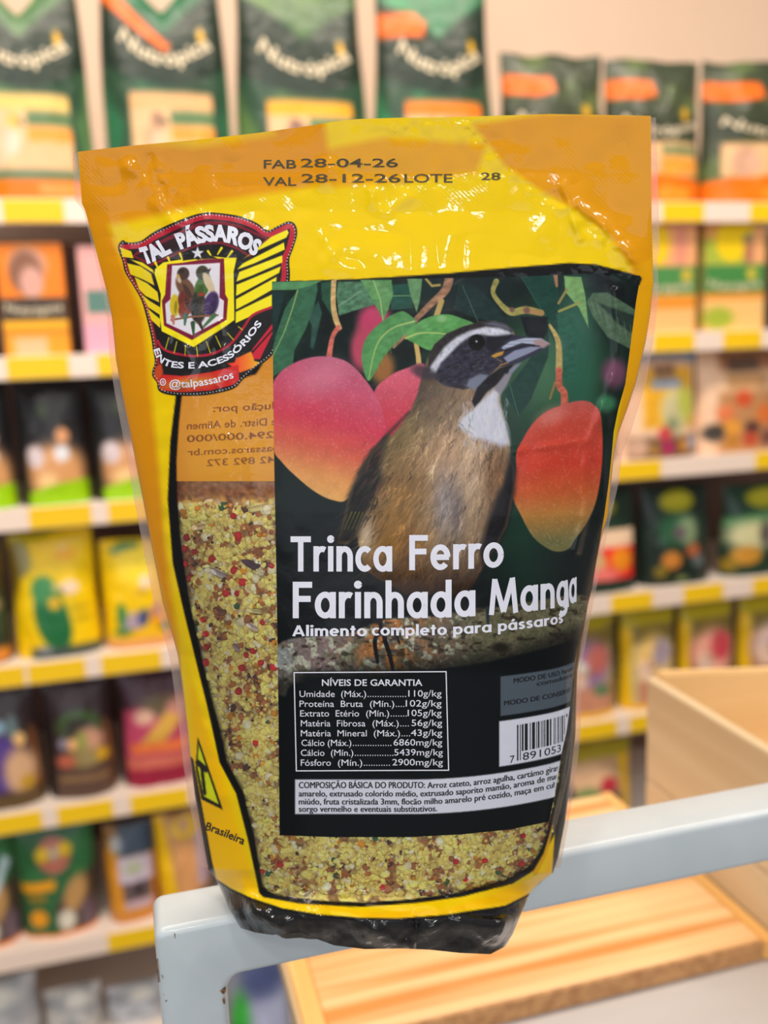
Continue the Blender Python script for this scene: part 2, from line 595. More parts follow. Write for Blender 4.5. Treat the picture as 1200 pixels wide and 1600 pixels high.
def depth(x, y):
    """how far the film stands towards the viewer from the seam plane, metres"""
    L, Rr = Lx(y), Rx(y)
    s = np.clip(np.abs((2 * x - L - Rr) / (Rr - L)), 0, 1)
    b = np.interp(y, [170, 270, 330, 420, 600, 800, 1000, 1300, 1400, 1450, 1500], [0, .4, 3, 9, 18, 26, 30, 30, 27, 23, 15]) * 1e-3
    d = b * (1 - s ** 2.6) ** 0.7
    d = d + 0.014 * sstep(1385, 1440, y)
    fade = np.clip((1 - s) * 12, 0, 1)
    for p, h, wd in CREASES:
        m = (x > p[:, 0].min() - 4 * wd) & (x < p[:, 0].max() + 4 * wd) & (y > p[:, 1].min() - 4 * wd) & (y < p[:, 1].max() + 4 * wd)
        if not m.any(): continue
        X, Y = x[m], y[m]; best = np.full(X.shape, 1e9)
        for i in range(len(p) - 1):
            e = p[i + 1] - p[i]
            t = np.clip(((X - p[i, 0]) * e[0] + (Y - p[i, 1]) * e[1]) / (e @ e), 0, 1)
            best = np.minimum(best, np.hypot(X - p[i, 0] - t * e[0], Y - p[i, 1] - t * e[1]))
        add = np.zeros(x.shape); add[m] = np.exp(-(best / wd) ** 2) * (h * (.35 + 1.3 * noise(X, Y, 22, 17)) if h > 0 else -h * (fbm(X, Y, 19, 19, 2) - .5) * 2.0)
        d = d + add * fade
    top = sstep(470, 380, y)
    d = d + fade * (fbm(x, y, 120, 3) - .5) * 0.0022 * (0.25 + 0.75 * top)
    d = d + fade * top * (np.abs(noise(x, y, 38, 5) - .5) ** 1.0) * 0.0009
    d = d + fade * (noise(x, y, 26, 9) - .5) * 0.0002
    seal = sstep(335, 318, y - np.clip(520 - x, 0, 400) * .02) * sstep(0, .02, 1 - s) * sstep(225, 240, y - np.clip(x - 122, 0, 420) * -.1 + 40)
    d = d + seal * np.sin(x * (math.pi / 3.6)) * np.sin(y * (math.pi / 3.6)) * 0.00008
    lip = sstep(1398, 1432, y)
    d = d + lip * fade * (np.abs(noise(x, y, 46, 11) - .5) * 2 - .4) * 0.0035 + lip * fade * (noise(x, y, 17, 12) - .5) * 0.0012
    return d


def P3(x, y, off=0.0):
    x = np.asarray(x, float); y = np.asarray(y, float)
    yy = Y0 - depth(x, y) - off
    r = ray(x, y)
    return r * (yy / r[..., 1])[..., None] + CAM


ZT = CAMZ - 0.2145                             # top of the tube the pouch stands on
POUCH = empty('food_pouch', (0.0, Y0, ZT))
tag(POUCH, 'large yellow bird food pouch with bird and mangoes on its label, standing on white tube', 'pouch')
PO = np.array([0.0, Y0, ZT])


def pouch_mesh(name, V, Fc, col, m, parent, smooth=True):
    return link(name, mesh_np(name, V - PO, Fc, col), m, parent, smooth)


# ---- front panel: printed yellow film --------------------------------------------------------
NC, NR = 400, 600
s_ = np.linspace(-1, 1, NC)
xb = np.interp(s_, [-1, 1], [_bot[0, 0], _bot[-1, 0]])
ytop = np.interp(np.interp(s_, [-1, 1], [122, 1017]), _top[:, 0], _top[:, 1])
ybot = np.interp(xb, _bot[:, 0], _bot[:, 1])
t_ = np.linspace(0, 1, NR)[:, None]
PY = ytop * (1 - t_) + ybot * t_
PX = Lx(PY) + (Rx(PY) - Lx(PY)) * (s_ + 1) / 2

YEL, ORA, INK = (238, 198, 0), (224, 146, 0), (14, 15, 18)
cv = Canvas(100, 165, 1040, 1500, 1.5, YEL)
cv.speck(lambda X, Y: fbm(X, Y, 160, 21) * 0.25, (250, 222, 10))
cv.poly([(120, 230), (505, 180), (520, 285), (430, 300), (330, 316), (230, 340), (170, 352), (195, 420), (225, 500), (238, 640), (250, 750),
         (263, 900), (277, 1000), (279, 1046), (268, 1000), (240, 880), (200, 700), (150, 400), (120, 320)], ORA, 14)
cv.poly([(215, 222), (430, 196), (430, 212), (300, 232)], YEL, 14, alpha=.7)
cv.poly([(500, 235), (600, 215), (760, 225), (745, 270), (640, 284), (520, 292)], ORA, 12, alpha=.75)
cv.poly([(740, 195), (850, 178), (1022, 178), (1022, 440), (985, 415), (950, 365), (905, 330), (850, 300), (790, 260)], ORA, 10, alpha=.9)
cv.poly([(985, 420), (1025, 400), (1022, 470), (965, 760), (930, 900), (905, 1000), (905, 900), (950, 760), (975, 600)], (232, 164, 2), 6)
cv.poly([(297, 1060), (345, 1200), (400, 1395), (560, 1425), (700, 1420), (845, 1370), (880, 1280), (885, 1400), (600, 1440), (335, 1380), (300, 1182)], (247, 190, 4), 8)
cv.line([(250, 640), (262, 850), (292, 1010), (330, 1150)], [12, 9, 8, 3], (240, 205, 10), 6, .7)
# black surround of the clear window, with the band above the label
WIN = [(430, 540), (400, 585), (340, 602), (285, 612), (280, 660), (276, 720), (277, 790), (283, 860), (297, 950), (317, 1040), (332, 1100), (343, 1140), (354, 1191), (380, 1240), (397, 1310),
       (410, 1387), (430, 1398), (500, 1407), (570, 1410), (640, 1405), (720, 1394), (790, 1376), (832, 1352), (850, 1320), (862, 1280), (874, 1225),
       (884, 1160), (890, 1100), (897, 1045), (906, 990), (914, 945), (890, 900), (700, 880), (460, 560)]
cv.poly([(276, 608), (266, 690), (262, 780), (270, 880), (287, 955), (308, 1040), (323, 1100), (332, 1140), (343, 1191), (369, 1240), (387, 1310), (402, 1380), (405, 1395), (412, 1402), (470, 1412), (560, 1417), (650, 1411), (722, 1401),
         (800, 1381), (838, 1358), (854, 1330), (856, 1280), (866, 1225), (878, 1160), (884, 1100), (892, 1040), (700, 900), (440, 560)], INK, 1.5)
cv.poly([(905, 930), (922, 925), (913, 985), (905, 1049), (902, 1148), (895, 1210), (886, 1284), (868, 1300), (850, 1336), (846, 1320), (860, 1280), (880, 1160), (895, 1040)], INK, 2)
cv.line([(909, 1000), (900, 1100), (889, 1200), (866, 1300)], [3, 2.4, 3, 3], (200, 172, 130), 3, .55)  # tan streak paints a reflection along the film edge
cv.line([(836, 1364), (852, 1335), (864, 1290)], [8, 6, 2], (226, 164, 10), 2)
cv.line([(864, 1290), (880, 1220), (893, 1140), (900, 1050), (912, 985)], [2, 2, 1.5], (190, 160, 120), 2, .6)  # thinner streak, also a painted film reflection
cv.poly([(445, 470), (445, 440), (560, 436), (700, 427), (800, 418), (890, 411), (930, 413), (958, 420), (985, 427), (1003, 434), (1000, 445), (960, 446)], INK, 1.5)
# black foot
cv.poly(np.concatenate([_lip_line, [(834, 1392), (860, 1372), (900, 1350), (900, 1510), (300, 1510), (300, 1372)]]), (15, 16, 19), 1.5)
cv.poly([(862, 1375), (868, 1290), (886, 1270), (880, 1345)], (30, 30, 32), 1.5)
cv.poly([(297, 1182), (302, 1186), (331, 1345), (338, 1374), (320, 1365), (290, 1230)], (26, 25, 26), 1.2)
# warning triangle
cv.poly([(309, 1151), (348, 1265), (315, 1249), (306, 1200)], (20, 20, 20), 1.2)
cv.poly([(310, 1162), (342, 1257), (318, 1244), (309, 1200)], (214, 224, 20), 1.2)
cv.line([(309, 1191), (322, 1203)], 8, (25, 25, 25), 1.2)
cv.line([(315, 1197), (320, 1240)], 5, (25, 25, 25), 1.2)
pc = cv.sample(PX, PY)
al = np.clip(0.5 + sd_poly(np.array(WIN, float), PX, PY) / 2.0, 0, 1)
VF = P3(PX, PY).reshape(-1, 3)
FQ = grid_faces(NR, NC)
alf = al.reshape(-1)


def subset(V, Fq, keep, C):
    Fq = Fq[keep]
    u, inv = np.unique(Fq, return_inverse=True)
    return V[u], inv.reshape(-1, 4).astype(np.int32), C[u]


m_panel = print_mat('printed_film', rough=.38, spec=.10, coat=.32, bump=(240, .00014), alpha=True)
# embossed fine grid of the heat seal
_nt = m_panel.node_tree
cp = np.concatenate([pc.reshape(-1, 3), alf[:, None]], 1)
foot = (PY > np.interp(PX, _lip_line[:, 0], _lip_line[:, 1]) + 3).reshape(-1)[FQ].min(1)
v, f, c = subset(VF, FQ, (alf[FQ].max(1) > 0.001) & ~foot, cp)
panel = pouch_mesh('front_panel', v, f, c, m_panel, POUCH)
tag(panel, 'yellow printed front')
v, f, c = subset(VF, FQ, foot, cp)
tag(pouch_mesh('foot_panel', v, f, c, print_mat('black_foot_film', rough=.24, spec=.35, coat=.7, bump=(170, .0005)), POUCH), 'crumpled glossy black foot')
m_clear = film_mat('clear_film', gloss=.07, rough=.07, haze=.03, bump=(240, .0005))
v, f, c = subset(P3(PX, PY, -.0001).reshape(-1, 3), FQ, alf[FQ].min(1) < 0.999, cp)
tag(pouch_mesh('clear_window', v, f, None, m_clear, POUCH), 'clear plastic window')

# ---- side seals: clear crimped strips outside the print -------------------------------------------
m_seal = film_mat('seal_film', tint=(244, 226, 208), gloss=.08, rough=.2, haze=.22, bump=(900, .0006))
ys = np.linspace(238, 1356, 420)
wl = np.interp(ys, [238, 250, 310, 322, 332, 400, 600, 800, 1000, 1150, 1356], [7, 10, 11, 5, 3, 5, 11, 14, 14, 13, 9])
ro = np.interp(ys, [183, 395, 402, 456, 534, 597, 675, 706, 753, 838, 882, 942, 1000, 1049, 1150, 1210, 1281, 1356],
               [1026, 1031, 1027, 1030, 1021, 1010, 986, 973, 967, 948, 940, 927, 916, 908, 907, 900, 889, 876])
ys2 = np.linspace(183, 1356, 420)
ro2 = np.interp(ys2, ys, ro); ro2[ys2 < 238] = np.interp(ys2[ys2 < 238], [183, 238], [1025, 1027])
for a, b, yy in ((Lx(ys) - wl, Lx(ys) + 1, ys), (Rx(ys2) - 1, ro2, ys2)):
    k = np.linspace(0, 1, 5)
    X = a[:, None] * (1 - k) + b[:, None] * k
    Y = np.repeat(yy[:, None], 5, 1)
    V = P3(X, Y).reshape(-1, 3)
    V[:, 1] += (np.arange(len(V)) // 5 % 2) * .0002
    pouch_mesh('side_seal', V, grid_faces(len(yy), 5), None, m_seal, POUCH)

# ---- back panel ------------------------------------------------------------------------------------
def back_pt(X, Y, inset=0.0):
    L, Rr = Lx(Y), Rx(Y)
    s = np.clip(np.abs((2 * X - L - Rr) / (Rr - L)), 0, 1)
    b = np.interp(Y, [170, 300, 420, 800, 1100, 1400], [0, 2, 8, 22, 26, 25]) * 1e-3
    yy = Y0 + b * (1 - s ** 2.4) ** .7 + .0006 - inset
    r = ray(X, Y)
    V = r * (yy / r[..., 1])[..., None] + CAM
    V[..., 2] = np.maximum(V[..., 2], ZT + .0008 + inset)
    return V


YB = np.linspace(0, 1, 120)[:, None]
sb = np.linspace(-1, 1, 80)
ytb = np.interp(np.interp(sb, [-1, 1], [122, 1017]), _top[:, 0], _top[:, 1])
BY = ytb * (1 - YB) + 1395 * YB
BX = Lx(BY) + (Rx(BY) - Lx(BY)) * (sb + 1) / 2
cb = Canvas(100, 165, 1040, 1500, 3, (250, 192, 50))
cb.rect(90, 160, 1050, 470, (246, 190, 10), 3)
cb.poly([(90, 1330), (1050, 1330), (1050, 1510), (90, 1510)], (24, 25, 28), 3)
m_back = print_mat('printed_back_film', rough=.4)
_nt = m_back.node_tree                          # thin film: lets light through
_tl = _nt.nodes.new('ShaderNodeBsdfTranslucent'); _mx = _nt.nodes.new('ShaderNodeMixShader'); _mx.inputs[0].default_value = .55
_at = [q for q in _nt.nodes if q.type == 'VERTEX_COLOR'][0]
_nt.links.new(_at.outputs['Color'], _tl.inputs['Color'])
_nt.links.new(_nt.nodes['Principled BSDF'].outputs[0], _mx.inputs[1]); _nt.links.new(_tl.outputs[0], _mx.inputs[2])
_nt.links.new(_mx.outputs[0], _nt.nodes['Material Output'].inputs['Surface'])
back = pouch_mesh('back_panel', back_pt(BX, BY).reshape(-1, 3), grid_faces(120, 80, True), cb.sample(BX, BY).reshape(-1, 3), m_back, POUCH)
parts = []
for body, xa, xc, yb, cap in (('Produção por:', 333, 470, 646, 12), ('e Distr. de Alimen', 292, 432, 671, 12), ('294.000/000', 292, 428, 691, 11),
                              ('alpassaros.com.br', 293, 450, 712, 11), ('042 892 372', 323, 440, 730, 11)):
    V, Fc = fit_text(body, -xc, -xa, yb, cap, .012)
    V = V * (-1, 1)                            # read from inside the pouch: reversed
    V[:, 1] -= (V[:, 0] - 290) * .05
    parts.append((V, Fc))
V, Fc = join2d(parts)
pouch_mesh('reversed_lettering', back_pt(V[:, 0], V[:, 1], .0006), Fc, None, mat('brown_print', (178, 112, 30), .6), back, False)

# foot gusset between the two panels
n = 60
kx = np.linspace(.10, .90, n)
yf = np.full(n, 1428.0)
fx = Lx(yf) + (Rx(yf) - Lx(yf)) * kx
A = P3(fx, np.interp(fx, _bot[:, 0], _bot[:, 1]) - 6, -.001)
bx = Lx(np.full(n, 1395.0)) + (Rx(np.full(n, 1395.0)) - Lx(np.full(n, 1395.0))) * kx
B = back_pt(bx, np.full(n, 1395.0))
tube_front = lambda x: .342 + .2736 * x
rows = [A]
G = A.copy(); G[:, 2] = ZT + .001; G[:, 1] = np.minimum(A[:, 1] + .004, tube_front(A[:, 0]) - .002); rows.append(G)
for k in (.35, .7, .97):
    q = G * (1 - k) + B * k; q[:, 2] = ZT + .0009; rows.append(q)
pouch_mesh('bottom_gusset', np.concatenate(rows), grid_faces(len(rows), n), None, mat('black_film', (24, 26, 28), .25, bump=(120, .001)), POUCH)

# ---- emblem ------------------------------------------------------------------------------------------
def E(*pts): return [(180 + x / 4.0, 320 + y / 4.0) for x, y in pts]


EM_OUT = smooth_pts(E((18, 265), (45, 222), (80, 236), (160, 226), (250, 165), (400, 97), (550, 50), (680, 55), (800, 77), (890, 117), (952, 160), (1010, 136),
                      (1080, 104), (1122, 120), (1137, 180), (1112, 270), (1088, 340), (1092, 440), (1080, 520), (1040, 700), (1000, 900), (960, 962), (880, 1022), (800, 1092),
                      (740, 1150), (600, 1186), (450, 1196), (330, 1186), (272, 1160), (260, 1110), (235, 1076), (232, 1040), (248, 980), (235, 900), (225, 830), (200, 720),
                      (165, 600), (110, 500), (62, 420), (45, 350)), True, 4)
em = Canvas(175, 325, 470, 625, 0.8, (20, 18, 20))
RED, EY = (185, 25, 50), (244, 226, 20)
# red piping that follows the rim
em.line(E((40, 262), (80, 262), (165, 252), (262, 195), (405, 130), (550, 78), (680, 82), (790, 104), (880, 142), (950, 190), (1015, 165), (1085, 135), (1108, 165), (1085, 270), (1055, 345), (1055, 440), (1030, 560)), 8, RED, 1.2, sm=True)
em.line(E((40, 262), (60, 345), (85, 430), (130, 505), (185, 605), (220, 720), (245, 830), (258, 900), (268, 990)), 5, (150, 35, 35), 1.2, sm=True)
for q in range(7):                              # stitching
    pass
em.poly(E((105, 320), (150, 280), (250, 240), (365, 180), (470, 130), (560, 100), (680, 102), (790, 130), (900, 180), (970, 205), (910, 270), (840, 330), (760, 280), (660, 245),
          (540, 250), (420, 295), (330, 340), (225, 385)), (120, 20, 40), 1.2)
em.poly(E((125, 318), (250, 262), (370, 205), (480, 155), (560, 125), (680, 125), (790, 150), (890, 195), (940, 215), (838, 312), (760, 262), (660, 228), (540, 235), (420, 280), (330, 322), (225, 365)), (40, 18, 24), 1.2)
# yellow rays and shield ground
em.poly(E((250, 400), (300, 360), (420, 340), (500, 330), (515, 345), (590, 320), (690, 330), (760, 330), (740, 420), (745, 720), (690, 760), (490, 890), (290, 790), (278, 700), (285, 560), (245, 430)), EY, 1.2)
for a, b in (((270, 400), (250, 360)), ((345, 365), (330, 330)), ((420, 345), (405, 305)), ((600, 320), (580, 290)), ((640, 310), (665, 270)), ((700, 330), (730, 290))):
    em.line(E(a, b), [2.0, 4.0], EY, 1.2)
em.poly(E((500, 340), (420, 350), (430, 330), (510, 318), (600, 318), (640, 335)), (25, 20, 22), 1)
# wings
for q in (((30, 265), (100, 290), (115, 335), (45, 325)), ((75, 365), (160, 385), (225, 430), (245, 505), (180, 470), (95, 435)), ((120, 450), (200, 490), (265, 545), (275, 610), (190, 570), (150, 530)),
          ((165, 560), (215, 600), (280, 640), (282, 690), (205, 640)), ((200, 645), (240, 680), (282, 715), (280, 770), (225, 720)), ((90, 340), (170, 360), (235, 405), (245, 430), (160, 380))):
    em.poly(E(*q), (236, 208, 14), 1.2)
for q in (((975, 200), (1075, 155), (1085, 175), (1070, 205), (860, 300), (800, 340)), ((800, 365), (1055, 235), (1060, 280), (860, 370), (760, 405)), ((775, 420), (1045, 315), (1045, 360), (860, 440), (757, 480)),
          ((758, 500), (1035, 385), (1025, 425), (850, 520), (755, 570)), ((755, 590), (1010, 450), (1000, 520), (860, 600), (755, 655)), ((753, 670), (980, 560), (980, 640), (860, 690), (752, 740))):
    em.poly(E(*q), EY, 1.2)
# shield
em.poly(E((325, 372), (420, 362), (560, 340), (680, 335), (688, 560), (705, 590), (695, 720), (480, 845), (305, 755), (292, 600), (312, 560)), (118, 18, 48), 1.2)
em.poly(E((355, 380), (560, 368), (655, 362), (652, 580), (680, 600), (675, 710), (480, 815), (320, 740), (312, 620), (345, 590)), (222, 216, 222), 1.2)
# small birds of the shield: plain finches on a perch
for (x, y, rx, ry, rot, colr) in ((372, 630, 30, 70, 0, (205, 180, 30)), (440, 520, 48, 85, -35, (110, 75, 55)), (425, 430, 38, 40, 0, (70, 50, 42)), (545, 510, 45, 85, 20, (70, 105, 45)),
                                  (545, 425, 40, 45, 0, (62, 62, 45)), (585, 490, 25, 75, -25, (205, 185, 150)), (440, 610, 45, 75, -15, (105, 45, 35)), (520, 640, 50, 100, 0, (48, 42, 36)), (600, 620, 45, 80, 15, (66, 42, 92)),
                                  (430, 660, 35, 50, 0, (130, 55, 40))):
    em.ell(180 + x / 4, 320 + y / 4, rx / 4, ry / 4, colr, .15, rot)
for (x, y, rx, ry, rot, colr) in ((452, 540, 16, 50, -30, (70, 46, 36)), (400, 470, 12, 20, -20, (196, 170, 140)), (530, 540, 18, 40, 20, (60, 84, 36)), (560, 415, 16, 9, 0, (40, 40, 34)), (452, 620, 14, 40, -10, (70, 34, 28)), (378, 640, 10, 40, 4, (150, 128, 20)),
                                  (505, 660, 18, 60, 6, (30, 27, 24)), (548, 640, 10, 50, 4, (74, 62, 48)), (610, 640, 16, 46, 15, (44, 30, 66)), (625, 575, 14, 14, 0, (52, 34, 70)), (415, 415, 16, 12, 0, (44, 32, 28)), (540, 560, 22, 12, 0, (150, 50, 40))):
    em.ell(180 + x / 4, 320 + y / 4, rx / 4, ry / 4, colr, .3, rot)
for q, colr in ((((395, 430), (380, 450), (410, 455)), (190, 150, 60)), (((570, 410), (600, 395), (585, 430)), (60, 50, 45))):
    em.poly(E(*q), colr, 1)
em.line(E((350, 720), (470, 700), (640, 690)), 3, (130, 85, 60), 1)
for a, b, colr in (((440, 690), (435, 750), (70, 110, 90)), ((485, 740), (490, 810), (50, 80, 50)), ((620, 690), (545, 770), (70, 110, 70)), ((360, 700), (365, 745), (190, 120, 100)), ((520, 720), (545, 780), (60, 45, 40))):
    em.line(E(a, b), [7, 3], colr, 1.2)
# lower ring with its spokes and the banner
em.line(E((265, 850), (300, 900), (380, 930), (490, 945), (610, 930), (720, 870), (800, 770), (860, 690), (980, 640)), 4, (175, 25, 50), 1.2, sm=True)
for a, b in (((335, 830), (315, 900)), ((385, 855), (368, 925)), ((440, 880), (436, 940)), ((508, 885), (515, 945)), ((570, 855), (595, 925)), ((628, 820), (660, 890)), ((700, 800), (738, 842)), ((770, 762), (795, 780))):
    em.line(E(a, b), 1.6, (205, 195, 25), 1)
em.poly(E((855, 905), (985, 740), (985, 800), (905, 965), (860, 965)), (200, 25, 50), 1.2)
em.line(E((850, 930), (985, 780)), 2.5, (30, 15, 20), 1)
em.poly(E((250, 1010), (290, 990), (300, 1050), (275, 1120), (240, 1075)), (200, 70, 30), 3)
em.poly(E((755, 960), (850, 915), (870, 975), (905, 985), (860, 1020), (780, 1050), (700, 990), (745, 985)), lambda X, Y: np.stack([X * 0 + .93, np.clip(.25 + (X - 365) / 45 * .5, .2, .72), X * 0 + .12], -1), 2)
em.poly(E((265, 1090), (300, 1060), (420, 1070), (600, 1045), (770, 1000), (775, 1095), (740, 1125), (600, 1160), (420, 1172), (285, 1160)),
        lambda X, Y: np.stack([X * 0 + .80, .13 + .42 * np.exp(-((Y - 598 + (X - 300) * .12) / 9) ** 2) * np.exp(-((X - 295) / 45) ** 2), X * 0 + .14], -1), 1.2)
# white stitches along the rim
L_ = np.concatenate([[0], np.cumsum(np.hypot(*np.diff(EM_OUT, axis=0).T))])
cen = EM_OUT.mean(0)
for d_ in np.arange(0, L_[-1], 5.2):
    p = np.array([np.interp(d_, L_, EM_OUT[:, 0]), np.interp(d_, L_, EM_OUT[:, 1])])
    q = p + (cen - p) / np.linalg.norm(cen - p) * 3.6
    em.ell(q[0], q[1], .95, .95, (225, 222, 222), .5)
star = [(180 + (515 + math.cos(R(-90 + k * 36)) * (42 if k % 2 == 0 else 17)) / 4, 320 + (302 + math.sin(R(-90 + k * 36)) * (42 if k % 2 == 0 else 17)) / 4) for k in range(10)]
em.poly(star, (222, 220, 226), 1)
EX, EYY = np.meshgrid(np.arange(181, 468, .9), np.arange(328, 622, .9))
ea = np.clip(.5 - sd_poly(EM_OUT, EX, EYY) / 1.4, 0, 1).reshape(-1)
ec = np.concatenate([em.sample(EX, EYY).reshape(-1, 3), ea[:, None]], 1)
FE = grid_faces(*EX.shape)
v, f, c = subset(P3(EX, EYY, .00010).reshape(-1, 3), FE, ea[FE].max(1) > .002, ec)
emblem = pouch_mesh('emblem', v, f, c, print_mat('printed_emblem', rough=.3, spec=.25, coat=.45, bump=(240, .00014), alpha=True), POUCH)
tag(emblem, 'winged crest with a white shield of small birds')


def on_curve(V, base, width0=None, hscale=1.0):
    """bend flat lettering (x 0..1 along, y up in px) onto a base line"""
    base = smooth_pts(base, False, 6)
    Lc = np.concatenate([[0], np.cumsum(np.hypot(*np.diff(base, axis=0).T))])
    tt = V[:, 0] * Lc[-1]
    px = np.interp(tt, Lc, base[:, 0]); py = np.interp(tt, Lc, base[:, 1])
    e = 3.0
    dx = np.interp(tt + e, Lc, base[:, 0]) - np.interp(tt - e, Lc, base[:, 0]); dy = np.interp(tt + e, Lc, base[:, 1]) - np.interp(tt - e, Lc, base[:, 1])
    ln = np.hypot(dx, dy)
    return np.stack([px + dy / ln * V[:, 1], py - dx / ln * V[:, 1]], 1)


def unit_text(body, cap, bold, shear=0.0):
    V, Fc = text2d(body, bold)
    V = V.copy(); V[:, 0] += V[:, 1] * shear
    lo, hi = V[:, 0].min(), V[:, 0].max()
    return np.stack([(V[:, 0] - lo) / (hi - lo), V[:, 1] * cap / CAP], 1), Fc


m_white = mat('white_print', (226, 226, 238), .35)
m_dark = mat('dark_print', (22, 24, 30), .4)
for nm, body, base, cap, bold, sh in (('crest_lettering', 'TAL', [(164, 370), (225, 354), (354, 292)], 25, .06, -.12), ('crest_lettering', 'PÁSSAROS', [(398, 277), (540, 232), (660, 224), (760, 250), (876, 318)], 24.5, .055, -.1),
                                      ('crest_lettering', 'ENTES E ACESSÓRIOS', [(240, 905), (266, 968), (330, 1010), (440, 1022), (540, 1018), (620, 1002), (700, 972), (760, 928), (820, 870), (870, 806), (918, 742)], 10, .03, 0),
                                      ('handle_lettering', '@talpassaros', [(338, 1142), (460, 1140), (600, 1120), (742, 1082)], 12.5, .012, 0)):
    V, Fc = unit_text(body, cap, bold, sh)
    V, Fc = dense(on_curve(V, E(*base)), Fc, 6)
    pouch_mesh(nm, P3(V[:, 0], V[:, 1], .00022), Fc, None, m_white, emblem, False)
ax_, ay_ = 180 + 298 / 4, 320 + 1108 / 4
V, Fc = join2d([strip(arc(ax_, ay_, 4.2, 5.0, 0, 360, 16), 1.4), strip(arc(ax_, ay_, 1.6, 1.9, 0, 360, 10), 1.0)])
pouch_mesh('camera_mark', P3(V[:, 0], V[:, 1], .00022), Fc, None, m_white, emblem, False)

# ---- stamped dates, country text ---------------------------------------------------------------------
lets = []
for body, xa, xc, yb, cap in (('FAB', 412, 463, 263, 14), ('28-04-26', 470, 622, 261, 14), ('VAL', 411, 463, 290, 14), ('28-12-26', 471, 626, 285, 14), ('LOTE', 632, 707, 285, 14), ('28', 752, 782, 281, 12)):
    lets.append(fit_text(body, xa, xc, yb, cap, .012))
V, Fc = dense(*join2d(lets), 6)
pouch_mesh('date_stamp', P3(V[:, 0], V[:, 1], .00015), Fc, None, mat('stamp_ink', (70, 58, 18), .5), panel, False)
V, Fc = unit_text('Brasileira', 13, .02)
V = on_curve(V, [(320, 1296), (345, 1305), (380, 1320)])
pouch_mesh('origin_lettering', P3(V[:, 0], V[:, 1], .00015), Fc, None, m_dark, panel, False)

# ---- the label -----------------------------------------------------------------------------------------
LB = Canvas(418, 422, 1010, 1316, 1.0, (15, 20, 23))


def Z(pts, ox, oy, k): return [(ox + x / k, oy + y / k) for x, y in pts]


A4 = lambda *p: Z(p, 415, 420, 3.75)           # three working frames of the picture
B4 = lambda *p: Z(p, 700, 410, 3.53)
C4 = lambda *p: Z(p, 620, 480, 4.615)
D4 = lambda *p: Z(p, 760, 600, 4.615)
G4 = lambda *p: Z(p, 500, 640, 3.53)
H4 = lambda *p: Z(p, 420, 880, 2.4)


def leafy(c, k=.16, sc=9, seed=3):
    c = np.array(c, float) / 255
    return lambda X, Y: c * (1 + k * 2 * (fbm(X + Y * .5, Y * 1.6, sc, seed) - .5))[..., None]


LB.speck(lambda X, Y: sstep(900, 650, Y) * fbm(X, Y, 55, 31), (30, 58, 48))
LB.speck(lambda X, Y: sstep(.5, .75, fbm(X, Y, 40, 37)) * sstep(760, 560, Y) * .7, (18, 22, 25))
LB.ell(865, 600, 70, 95, (66, 110, 76), .8)
LB.ell(900, 560, 30, 120, (48, 98, 78), .7)
LB.ell(840, 800, 70, 140, (30, 60, 48), .7)
LB.ell(900, 880, 60, 60, (36, 40, 42), .8, alpha=.8)
LB.ell(725, 445, 70, 40, (26, 40, 42), .5)
# out of focus fruit and leaves
LB.ell(585, 505, 26, 30, (196, 66, 104), .4)
LB.ell(568, 545, 20, 34, (188, 72, 98), .4)
LB.ell(598, 575, 18, 26, (156, 104, 58), .5)
LB.ell(960, 583, 19, 23, (120, 74, 98), .5)
LB.ell(948, 630, 14, 12, (62, 128, 90), .6)
# leaves, left half
LB.poly(A4((30, 135), (110, 140), (75, 300), (50, 420), (30, 420)), leafy((30, 56, 55)), 2)
LB.poly(A4((240, 270), (310, 190), (330, 260), (280, 470), (262, 460), (270, 330)), leafy((48, 84, 74)), 2.5)
LB.poly(A4((300, 78), (190, 120), (115, 230), (62, 380), (30, 520), (30, 640), (95, 600), (160, 570), (168, 480), (232, 360), (282, 230), (305, 120)), leafy((58, 106, 78)), 1.5)
LB.line(A4((188, 125), (160, 225), (110, 370), (40, 515)), [2.2, 1.6], (142, 172, 104), 1)
for k in range(9):
    LB.line(A4((180 - k * 15, 150 + k * 42), (222 - k * 16, 205 + k * 38)), .9, (86, 132, 98), 1, .6)
    LB.line(A4((176 - k * 15, 155 + k * 42), (125 - k * 13, 205 + k * 40)), .9, (86, 132, 98), 1, .5)
LB.poly(A4((30, 78), (335, 68), (260, 100), (180, 122), (30, 126)), leafy((92, 150, 100)), 1.5)
LB.poly(A4((325, 80), (400, 72), (385, 270), (330, 180)), leafy((42, 82, 62)), 2)
LB.poly(A4((425, 75), (560, 75), (650, 205), (520, 245), (430, 275), (415, 160)), leafy((82, 126, 96), .3, 6), 1.5)
LB.line(A4((430, 215), (560, 130)), 1.4, (150, 180, 150), 1.2, .8)
LB.poly(A4((735, 95), (845, 85), (865, 232), (735, 242)), leafy((34, 82, 70)), 1.5)
LB.line(A4((740, 158), (850, 158)), 1.5, (110, 150, 100), 1)
LB.poly(A4((555, 65), (738, 65), (748, 150), (718, 240), (690, 305), (652, 230), (600, 140)), leafy((96, 150, 92)), 1.5)
LB.line(A4((632, 70), (672, 180), (688, 300)), 1.8, (160, 190, 120), 1)
LB.poly(A4((828, 55), (918, 58), (905, 180), (885, 255), (850, 160)), leafy((104, 148, 102)), 1.5)
